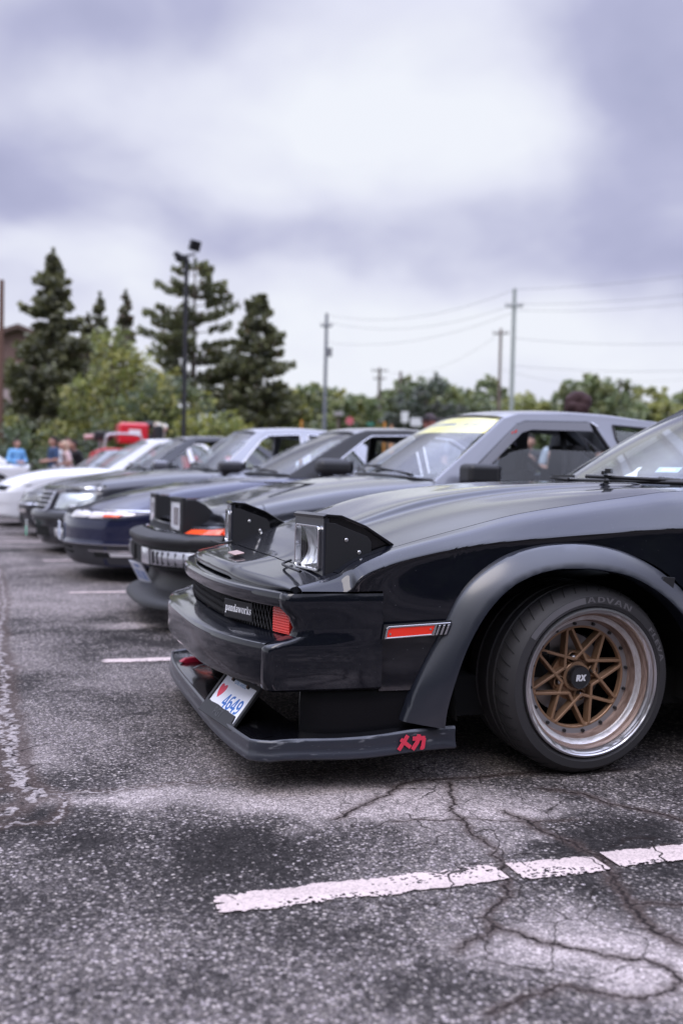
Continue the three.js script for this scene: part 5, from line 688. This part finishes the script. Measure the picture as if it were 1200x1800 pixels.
{ // distant wood along the road: one mass, with the dark tall tree before it as a thing
  const L = new Leaf(101), r = L.r;
  for (let k = 0; k < 104; k++) { const az = lerp(13.5, 38.5, (k + r() * .8) / 104), d = 96 + 40 * r(), h = (az < 20 ? 10.4 : az > 31 ? 11.2 : 10.6) * (.8 + .32 * r()) * d / 112, [x, , z] = place(az, d), lo = []; const tall = r() < .3; for (let m = 0; m < 4; m++) lo.push([x + (r() - .5) * 3, h * (tall ? .5 + .42 * r() : .4 + .4 * r()), z + (r() - .5) * 3, 1.5 + 1.1 * r()]); lo.push([x, h * .35, z, 2.6], [x + 1.5, 1.4, z, 2.2], [x - 1.5, 1.5, z, 2.2]); broadCrown(L, lo, 9, .62, r() < .35 ? [[.34, .34, .10], [.27, .29, .09]] : [[.19, .23, .09], [.15, .19, .08], [.24, .26, .10]]); }
  const m = mesh('distant_wood', L.geo(), leaves); tag(m, 'far mixed green wood along the horizon behind the cars', 'wood', null, 'stuff');
}
broadleaf('dark_tree', 'dark spreading tree rising above the distant wood beside the white signs', 'tree', place(23.1, 92), [[0, 8.2, 0, 1.5], [1.2, 9.6, 0, .9], [-2, 7, 0, 1.9], [2.4, 6.6, 0, 1.8], [0, 5.2, 0, 2.6], [-2.6, 4.4, 0, 2], [3, 4, 0, 2.2], [0, 2.4, 0, 2.6]], { seed: 113, dens: 16, leaf: .42, trunk: .35, tones: [[.08, .105, .065], [.10, .12, .075], [.085, .09, .07]] });
{ // trees behind the photographer: the dark side of the lot that the glossy black flanks mirror
  const L = new Leaf(131), r = L.r; for (let k = 0; k < 46; k++) { const x = -46 + 2.1 * k + r(), z = 17 + 5 * r(), h = 8 + 4 * r(); broadCrown(L, [[x, h * .75, z, 2], [x, h * .5, z, 2.4], [x + 1, h * .25, z, 2.4], [x - 1, 1.2, z, 1.8]], 10, .6, dg); }
  tag(mesh('tree_belt', L.geo(), leaves), 'dense dark belt of trees along the near side of the lot', 'wood', null, 'stuff'); }
{ // building glimpsed through the spruces
  const wall = std({ color: lin(.36, .29, .29), roughness: .9 }), b = thing('building', 'pinkish beige building with a brown sloping roof half hidden by the spruces', 'building', place(2.0, 72), -.2); b.scale.y = .84;
  mesh('wall', [box(15, 8.6, 9, 0, 4.3, 0)], wall, b); const rf = extr([[-8, 8.5], [0, 12.2], [8, 8.5], [7.9, 8.2], [0, 11.8], [-7.9, 8.2]], 10, { b: .03 }).translate(-1.2, 0, -5); mesh('roof', rf, std({ color: lin(.10, .065, .055), roughness: .9 }), b);
  mesh('gable', extr([[-7.5, 8.3], [0, 11.8], [7.5, 8.3]], 9).translate(-1.2, 0, -4.5), std({ color: lin(.16, .10, .09), roughness: .9 }), b);
  for (let k = 0; k < 6; k++) for (const y of [2, 5.4]) { const w = mesh('window', box(1.3, 1.6, .1, -6 + k * 2.4, y, 4.53), M.plastic, b); mesh('pane', box(1.1, 1.4, .04, -6 + k * 2.4, y, 4.59), M.tint, w); }
}
// ---- poles, lamp post and wires
const poleM = (c) => std({ color: lin(...c), roughness: .85 }), ins = M.steel;
function pole(label, az, d, h, r, col, arms = [], extra = []) { const p = thing('utility_pole', label, 'utility pole', place(az, d), -az * rad); mesh('pole_shaft', cyl(r * .7, r, h, 12).translate(0, h / 2, 0), poleM(col), p);
  for (const [y, w] of arms) { mesh('crossarm', box(w, .09, .08, 0, y, .12), poleM(col.map((c) => c * .8)), p); for (const k of [-.46, -.25, .25, .46]) mesh('insulator', cyl(.04, .05, .16, 8).translate(k * w, y + .13, .12), ins, p); }
  for (const [y, s] of extra) mesh('transformer', [cyl(.16, .16, s, 10).translate(.28, y, .1), box(.2, .06, .06, .15, y, .1)], ins, p); return p; }
pole('pale tall utility pole rising above the grey hatchback roof, tallest of the poles', 27.9, 59, 12.05, .15, [.30, .33, .31], [[11.0, 1.0]]);
pole('brown utility pole just left of the tallest pale pole', 27.2, 78, 12.6, .14, [.15, .11, .10], [[12.2, 1.2]]);
pole('grey utility pole with hung fittings between the conifers and the street signs', 17.3, 70, 12.3, .15, [.16, .17, .20], [[11.4, .8]], [[9.6, .6]]);
pole('short brown pole with two crossarms above the blue green street sign', 20.4, 100, 11.9, .2, [.12, .10, .09], [[11.6, 1.6], [10.8, 1.2]]);
pole('plain brown pole behind the white traffic sign', 21.6, 103, 11.9, .2, [.14, .11, .10]);
pole('small distant pole above the right hand hedge line', 33.8, 115, 12.5, .17, [.12, .11, .11], [[12.0, 1.0]]);
pole('brown pole at the left edge of the picture', -.55, 46, 9.1, .14, [.13, .07, .05]);
{ const wires = [], W = (a, b, sag, r = .011) => { const A = P(a), B = P(b), pts = []; for (let i = 0; i <= 12; i++) { const t = i / 12; pts.push([lerp(A.x, B.x, t), lerp(A.y, B.y, t) - sag * 4 * t * (1 - t), lerp(A.z, B.z, t)]); } return tube(pts, r, 24, 5); };
  const up = ([x, , z], y) => [x, y, z], a = place(27.9, 59), b = place(17.3, 70), c = place(48, 52), d = place(27.2, 78), e = place(33.8, 115), f = place(52, 90), g = place(20.4, 100);
  const T = [[up(a, 12.0), up(c, 12.4), .5, 'highest wire running right from the tallest pale pole'], [up(a, 11.15), up(c, 11.5), .6, 'upper of the two close wires running right from the pale pole'], [up(a, 10.8), up(c, 11.1), .7, 'lower of the two close wires running right from the pale pole'], [up(a, 12.0), up(b, 12.2), .9, 'highest wire from the pale pole to the dark pole'], [up(a, 11.15), up(b, 11.7), .9, 'middle wire from the pale pole to the dark pole'], [up(a, 10.7), up(b, 10.3), .8, 'lowest wire from the pale pole to the dark pole'], [up(a, 9.2), up(c, 8.6), .7, 'thin wire across the clear sky right of the poles'], [up(a, 7.6), up(c, 7.2), .6, 'low thin wire across the clear sky right of the poles'], [up(d, 12.3), up(g, 11.7), 1.4, 'wire from the brown pole down to the short crossarm pole'], [up(e, 12.1), up(f, 12), .5, 'low wire beside the small distant pole'], [up(d, 9.5), up(e, 12.1), .6, 'wire from the brown pole to the small distant pole']];
  for (const [p, q, s, l] of T) tag(mesh('overhead_wire', W(p, q, s), std({ color: lin(.20, .20, .22), roughness: .6 })), l, 'wire', 'overhead wires'); }
{ const p = thing('lamp_post', 'black lamp post with two floodlights in front of the pines', 'lamp post', place(9.32, 38), -.16), bk = std({ color: lin(.014, .014, .018), roughness: .55 });
  mesh('post', box(.17, 8.85, .17, 0, 4.42, 0), bk, p); mesh('post_cap', box(.2, .1, .2, 0, 8.85, 0), bk, p); mesh('bracket', [bar([0, 8.8, 0], [.02, 9.05, 0], .05), bar([-.3, 8.98, 0], [.32, 9.1, 0], .04)], bk, p);
  const head = (x, y, rx, rz, w) => { const h = group('floodlight', p, [x, y, 0]); h.rotation.set(rx, .5, rz); mesh('housing', [box(w, .40, .2, 0, 0, 0, .04), box(w * .5, .2, .12, 0, 0, -.14, .03)], bk, h); mesh('lamp_glass', box(w * .84, .32, .02, 0, 0, .105), M.tint, h); };
  head(.30, 9.42, .35, -.25, .42); head(-.24, 8.98, -1.35, .1, .5); }
{ // street signs and road markers far off
  const sign = (name, label, cat, az, d, h, geo, m, pc = [.2, .2, .2]) => { const t = thing(name, label, cat, place(az, d), -az * rad); mesh('post', cyl(.04, .04, h, 8).translate(0, h / 2, -.05), poleM(pc), t); mesh('panel', geo.translate(0, h - .1, 0), m, t); return t; };
  const wm = std({ color: lin(.62, .63, .65), roughness: .6 });
  sign('traffic_sign', 'tall white rectangular traffic sign beside the plain brown pole', 'sign', 21.9, 70, 5.3, box(.5, .76, .03, 0, 0, 0, .01), wm); sign('traffic_sign', 'low wide white sign board left of the person in the cap', 'sign', 22.55, 60, 4.4, box(.66, .5, .03, 0, 0, 0, .01), wm);
  sign('stop_sign', 'faded red octagonal sign above the pale car roof', 'sign', 18.75, 62, 4.5, cyl(.26, .26, .03, 8).rotateX(Math.PI / 2), std({ color: lin(.52, .12, .15), roughness: .6 })); sign('street_name_sign', 'small green street name sign left of the crossarm pole', 'sign', 19.95, 70, 4.75, box(.52, .2, .03, 0, 0, 0, .01), std({ color: lin(.03, .20, .15), roughness: .6 }));
  const ob = std({ color: lin(.60, .25, .05), roughness: .7 }); for (const [az, l] of [[20.75, 'orange marker post right of the street name sign'], [16.0, 'orange marker post right of the dense pine']]) { const t = thing('marker_post', l, 'marker post', place(az, 62)); mesh('post', cyl(.07, .07, 4.3, 10).translate(0, 2.15, 0), ob, t); mesh('post_cap', cyl(.05, .075, .15, 10).translate(0, 4.3, 0), ob, t); }
  { const t = thing('traffic_cone', 'pale orange cone standing on the far verge mound', 'cone', place(21.15, 62)); mesh('cone_body', cyl(.06, .35, 4.2, 14).translate(0, 2.1, 0), std({ color: lin(.62, .32, .18), roughness: .7 }), t); mesh('cone_base', box(.8, .06, .8, 0, .03, 0), ob, t); }
  { const t = thing('roadside_lamp', 'small box lamp on a brown post left of the faded red sign', 'lamp post', place(18.1, 66)); mesh('post', box(.16, 4.9, .16, 0, 2.45, 0), poleM([.12, .09, .08]), t); mesh('lamp_box', box(.55, .3, .5, 0, 5.05, 0, .05), poleM([.3, .28, .28]), t); }
}
{ // ---- red open off-road truck behind the white car
  const t = thing('offroad_truck', 'red open off-road truck carrying a red box behind the white car', 'truck', [1.9, 0, -25.2]), rd = phy({ color: lin(.58, .015, .03), roughness: .35, clearcoat: .7 }), rail = std({ color: lin(.5, .48, .5), metalness: .7, roughness: .35 });
  t.scale.setScalar(1.1); mesh('body', [extr([[0, .55], [0, 1.05], [.1, 1.22], [1.3, 1.34], [1.35, .95], [2.0, .9], [2.05, 1.2], [3.3, 1.2], [3.3, .55]], 1.4, { b: .03 }).translate(0, 0, -.7)], rd, t);
  for (const s of [1, -1]) mesh('fender', extr([[-.12, .78], [.02, 1.14], [.18, 1.22], [.85, 1.22], [.98, 1.08], [1.06, .8], [.96, .8], [.82, 1.1], [.2, 1.1], [.04, .8]], .32, { b: .02 }).translate(0, .10, s > 0 ? .5 : -.82), rd, t);
  for (const x of [.45, 2.7]) for (const s of [1, -1]) wheelGroup('wheel', t, [x, .42, s * .8], .42, .26, .22, M.steel, { flip: s < 0 });
  mesh('cargo_box', new RoundedBoxGeometry(.66, .46, .9, 3, .08).translate(.86, 1.68, 0), rd, t); const l = mesh('box_label', plaque(.26, .11, .006), M.white, t); l.position.set(.88, 1.70, .453);
  mesh('roll_cage', [tube([[.2, 1.3, .62], [.26, 1.58, .62], [.32, 1.62, .62], [.95, 1.62, .62], [1.0, 1.58, .62], [1.02, 1.25, .62]], .03, 40, 8), tube([[.2, 1.3, -.62], [.26, 1.58, -.62], [.32, 1.62, -.62], [.95, 1.62, -.62], [1.0, 1.58, -.62], [1.02, 1.25, -.62]], .03, 40, 8), bar([.3, 1.62, -.62], [.3, 1.62, .62], .03)], rail, t);
  mesh('bucket_seat', [box(.2, .5, .5, 1.4, 1.62, .3, .08), box(.5, .2, .5, 1.6, 1.3, .3, .05)], M.seat, t); mesh('spare_wheel', new THREE.TorusGeometry(.16, .08, 10, 24).translate(1.28, 1.74, -.1), M.rubber, t);
  mesh('tool_case', new RoundedBoxGeometry(.42, .2, .5, 3, .04).translate(.26, 1.62, -.35), M.plastic, t); mesh('boom', bar([-.15, 1.58, -.4], [.18, 1.62, -.4], .05), std({ color: lin(.6, .36, .34), roughness: .6 }), t);
  for (const [x, y] of [[1.42, 1.93], [1.56, 1.9]]) mesh('work_lamp', [cyl(.09, .07, .1, 14).rotateZ(Math.PI / 2).rotateY(.4).translate(x, y - .06, .2), bar([x, 1.6, .2], [x, y - .1, .2], .02)], std({ color: lin(.7, .66, .55), roughness: .4 }), t);
}
{ // silver coupe beyond the white car and a white sedan at the left edge, from the same pattern of car
  const src = scene.children.filter((o) => o.name.startsWith('parked_car')), five = src[3], six = src[4], sil = paint(.26, .27, .29, { metalness: .6 });
  const recolor = (o, m) => o.traverse((q) => { if (q.isMesh && /^(hood|fender|door|rear_quarter|trunk_lid|shoulder|front_bumper|nose_panel|rear_face|roof|pillar_frame)$/.test(q.name)) q.material = m; });
  const a = five.clone(); a.name = numbered('parked_car'); scene.add(a); a.position.set(-.10, 0, -19.65); a.scale.set(.82, .92, 1); recolor(a, sil); a.userData = { ...a.userData, label: 'low silver coupe mostly hidden behind the white coupe, below the people' };
  const b = five.clone(); b.name = numbered('parked_car'); scene.add(b); b.position.set(-3.85, 0.05, -30.5); b.scale.set(1, 1.1, 1); recolor(b, paint(.7, .7, .71, { metalness: 0 })); b.userData = { ...b.userData, label: 'white car cut by the left edge beside the person in light blue', group: undefined }; delete b.userData.group;
}
// ---------------------------------------------------------------- people: one smooth body each, clothes as thicker skins over it
function field(bones, res, k, pad = .06) { // smooth union of tapered capsules -> geometry
  const lo = [9, 9, 9], hi = [-9, -9, -9]; for (const [a, b, ra, rb] of bones) for (let c = 0; c < 3; c++) { lo[c] = Math.min(lo[c], a[c] - ra, b[c] - rb); hi[c] = Math.max(hi[c], a[c] + ra, b[c] + rb); }
  for (let c = 0; c < 3; c++) { lo[c] -= pad; hi[c] += pad; }
  const mc = new MarchingCubes(res, M.seat, false, false, 60000); mc.isolation = 0; const cen = lo.map((v, c) => (v + hi[c]) / 2), half = lo.map((v, c) => (hi[c] - v) / 2);
  let i = 0; for (let z = 0; z < res; z++) for (let y = 0; y < res; y++) for (let x = 0; x < res; x++, i++) {
    const px = cen[0] + half[0] * (2 * x / res - 1), py = cen[1] + half[1] * (2 * y / res - 1), pz = cen[2] + half[2] * (2 * z / res - 1); let s = 0, best = 9;
    for (const [a, b, ra, rb, fl = 1] of bones) { const dx = b[0] - a[0], dy = b[1] - a[1], dz = b[2] - a[2], t = clamp(((px - a[0]) * dx + (py - a[1]) * dy + (pz - a[2]) * dz) / (dx * dx + dy * dy + dz * dz + 1e-9)), d = Math.hypot(px - a[0] - dx * t, py - a[1] - dy * t, (pz - a[2] - dz * t) / fl) - lerp(ra, rb, t); if (d < best + 6 * k) { s += Math.exp(-d / k); } if (d < best) best = d; }
    mc.field[i] = s > 0 ? k * Math.log(s) : -best;
  }
  mc.update(); const n = mc.count, p = mc.positionArray.slice(0, n * 3); let g = new THREE.BufferGeometry(); g.setAttribute('position', new THREE.BufferAttribute(p, 3)); g = mergeVertices(g, 1e-4); const q = g.attributes.position; for (let j = 0; j < q.count; j++) for (let c = 0; c < 3; c++) q.setComponent(j, c, q.getComponent(j, c) * half[c] + cen[c]); g.computeVertexNormals(); return g;
}
const skinM = std({ color: lin(.42, .23, .17), roughness: .6 }), cloth = (r, g, b) => std({ color: lin(r, g, b), roughness: .9 });
// figure faces +z of its own frame; o.arm: 'down' | 'fold' | 'phone'
function person(label, pos, turn, o) {
  const t = thing('person', label, 'person', pos, turn), s = (o.h ?? 1.75) / 1.75, lean = o.lean ?? 0, f = o.female ? .9 : 1, L = (y) => Math.sin(lean) * Math.max(0, y - .95), Y = (y) => y > .95 ? .95 + (y - .95) * Math.cos(lean) : y, J = (x, y, z) => [x * s, Y(y) * s, (z + L(y)) * s];
  const arms = { down: [[.25, 1.14, -.02], [.28, .90, .07]], fold: [[.27, 1.16, .02], [.10, 1.12, .22]], phone: [[.26, 1.17, .05], [.09, 1.32, .27]] }[o.arm ?? 'down'];
  const limbs = (k) => [-1, 1].flatMap((q) => { const sh = J(q * .185 * f, 1.42, 0), el = J(q * arms[0][0] * f, arms[0][1], arms[0][2]), wr = J(q * arms[1][0] * f, arms[1][1], arms[1][2]); return [[sh, el, .052 * k, .042 * k], [el, wr, .042 * k, .029 * k]]; });
  const legs = (k) => [-1, 1].flatMap((q) => [[J(q * .09, .93, 0), J(q * .10, .50, .01), .088 * k, .058 * k], [J(q * .10, .50, .01), J(q * .105, .09, -.02), .056 * k, .038 * k]]);
  const torso = (k) => [[J(-.13 * f, 1.40, 0), J(.13 * f, 1.40, 0), .075 * k, .075 * k], [J(0, 1.36, 0), J(0, 1.12, .01), .135 * f * k, .115 * f * k, .8], [J(0, 1.12, .01), J(0, .96, 0), .115 * f * k, .135 * k, .85], [J(-.07, .95, 0), J(.07, .95, 0), .10 * k, .10 * k]];
  const hands = [-1, 1].flatMap((q) => { const w = J(q * arms[1][0] * f, arms[1][1], arms[1][2]), e = J(q * arms[0][0] * f, arms[0][1], arms[0][2]), d = P(w).sub(P(e)).normalize(), at = (m, n) => [w[0] + d.x * m * s + q * n * .4, w[1] + d.y * m * s, w[2] + d.z * m * s + n]; return [[w, at(.08, 0), .026, .03], ...[-.03, -.01, .01, .028].map((n, i) => [at(.085, n), at([.15, .17, .165, .15][i], n * 1.1), .010, .008]), [at(.03, .02), at(.09, .055), .012, .009]]; });
  mesh('body', field([...torso(.96), ...limbs(.95), ...legs(.95), [J(0, 1.42, -.005), J(0, 1.53, .01), .055, .052], ...hands, ...[-1, 1].map((q) => [J(q * .105, .06, -.04), J(q * .12, .04, .14), .045, .035])], 72, .014), skinM, t);
  const hc = J(0, 1.635, .02), H = (x, y, z) => [hc[0] + x * s, hc[1] + y * s, hc[2] + z * s];
  const head = field([[H(0, .03, -.012), H(0, .03, -.012), .092, .092, 1.1], [H(0, -.045, .03), H(0, -.075, .04), .062, .042], [H(0, .0, .085), H(0, -.022, .104), .011, .015], ...[-1, 1].flatMap((q) => [[H(q * .088, -.005, -.01), H(q * .094, -.02, -.012), .02, .014], [H(q * .035, .022, .083), H(q * .05, .02, .078), .012, .01]]), [H(-.02, -.055, .082), H(.02, -.055, .082), .009, .009]], 46, .012); mesh('head', head, o.skin ?? skinM, t);
  for (const q of [-1, 1]) mesh('eye', new THREE.SphereGeometry(.011 * s, 8, 6).translate(...H(q * .035, .008, .087)), M.matt, t);
  if (o.hair) mesh('hair', field(o.curly ? Array.from({ length: 120 }, (_, i) => { const r = rng(i * 7 + 5), a = r() * 6.28, e = r() * 2.2 - .85, R = .095 + .03 * r(), c = H(Math.cos(a) * Math.cos(e) * R, .035 + Math.sin(e) * R * 1.05, -.02 + Math.sin(a) * Math.cos(e) * R * .95); return Math.sin(a) > .35 && e < .5 ? null : [c, c, .022 + .016 * r(), .03]; }).filter(Boolean) : [[H(0, .055, -.028), H(0, .055, -.028), .098, .098, 1.08], [H(0, .03, -.06), H(0, o.long ? -.24 : -.03, -.07), .085, o.long ? .075 : .06]], 42, .012), o.hair, t);
  if (o.cap) { mesh('cap', [new THREE.SphereGeometry(.108 * s, 20, 10, 0, 6.283, 0, 1.5).translate(...H(0, .045, -.008)), cyl(.10 * s, .105 * s, .012, 20).scale(.85, 1, .8).translate(...H(0, .055, .09))], o.cap, t); }
  if (o.glasses) mesh('sunglasses', [-1, 1].map((q) => box(.055 * s, .04 * s, .008, ...H(q * .033, .095, .105), .003)), M.gloss, t);
  mesh('shirt', field([...torso(1.08), ...limbs(1.22).filter((_, i) => o.sleeves || i % 2 === 0).map(([a, b, ra, rb]) => o.sleeves ? [a, b, ra, rb] : [a, a.map((v, c) => lerp(v, b[c], .72)), ra * 1.05, rb * 1.25])], 56, .014), o.shirt, t);
  mesh(o.shorts ? 'shorts' : 'trousers', field([[J(-.07, .96, 0), J(.07, .96, 0), .108, .108], ...legs(1.14).filter((_, i) => !o.shorts || i % 2 === 0)], 56, .014), o.legs ?? cloth(.02, .02, .024), t);
  mesh('shoes', [-1, 1].map((q) => new RoundedBoxGeometry(.105, .085, .28, 3, .035).translate(...J(q * .115, .045, .05))), M.matt, t);
  if (o.phone) mesh('phone', box(.075, .15, .01, ...J(0, 1.40, .33), .004).rotateX(0), M.gloss, t);
  return t;
}
const dark = cloth(.018, .018, .022), hairD = cloth(.018, .012, .010);
person('person in a light blue shirt and dark trousers at the left edge', place(.3, 30.0), .5, { h: 1.74, shirt: cloth(.18, .42, .72), sleeves: true, hair: hairD, arm: 'fold' });
person('person in a navy T-shirt and light shorts seen from the side, left of the group', place(2.25, 28), -1.2, { h: 1.78, shirt: cloth(.03, .06, .13), hair: hairD, shorts: true, legs: cloth(.4, .4, .45), arm: 'fold' });
person('person in a white shirt half hidden behind the navy T-shirt', place(2.62, 29.2), .6, { h: 1.74, shirt: cloth(.66, .70, .74), hair: hairD });
person('blond person in a pale pink top leaning beside the navy T-shirt', place(3.12, 28), -1.3, { h: 1.68, female: true, lean: .25, shirt: cloth(.62, .46, .45), hair: cloth(.50, .36, .26), long: true, arm: 'fold' });
person('person in black bending forward at the right of the left hand group', place(3.75, 28.4), -1.2, { h: 1.76, lean: .38, shirt: dark, sleeves: true, hair: hairD });
person('person with tied dark hair standing behind the blond person', place(3.0, 30), .4, { h: 1.82, shirt: dark, hair: cloth(.05, .02, .018) });
person('person in a cap and sunglasses behind the yellow windshield banner', place(23.35, 15.2), -1.0, { h: 1.84, shirt: cloth(.05, .05, .06), hair: hairD, cap: cloth(.05, .035, .04), glasses: true, skin: std({ color: lin(.46, .19, .15), roughness: .6 }) });
person('second dark haired head close behind the person in the cap', place(23.95, 16.4), .8, { h: 1.86, shirt: dark, hair: hairD });
person('person with curly dark red hair behind the grey hatchback roof', place(31.55, 11.2), 2.6, { h: 1.80, shirt: dark, hair: cloth(.035, .014, .014), curly: true });
person('person in a dark cap and pale shirt seen through the hatchback door window', place(30.55, 16.5), -.5, { h: 1.70, shirt: cloth(.5, .54, .6), cap: cloth(.03, .03, .04), hair: hairD, arm: 'fold' });
person('person raising a phone seen through the front of the hatchback door window', place(28.95, 17), -.5, { h: 1.64, shirt: dark, sleeves: true, hair: hairD, arm: 'phone', phone: true });
renderer.render(scene, camera);
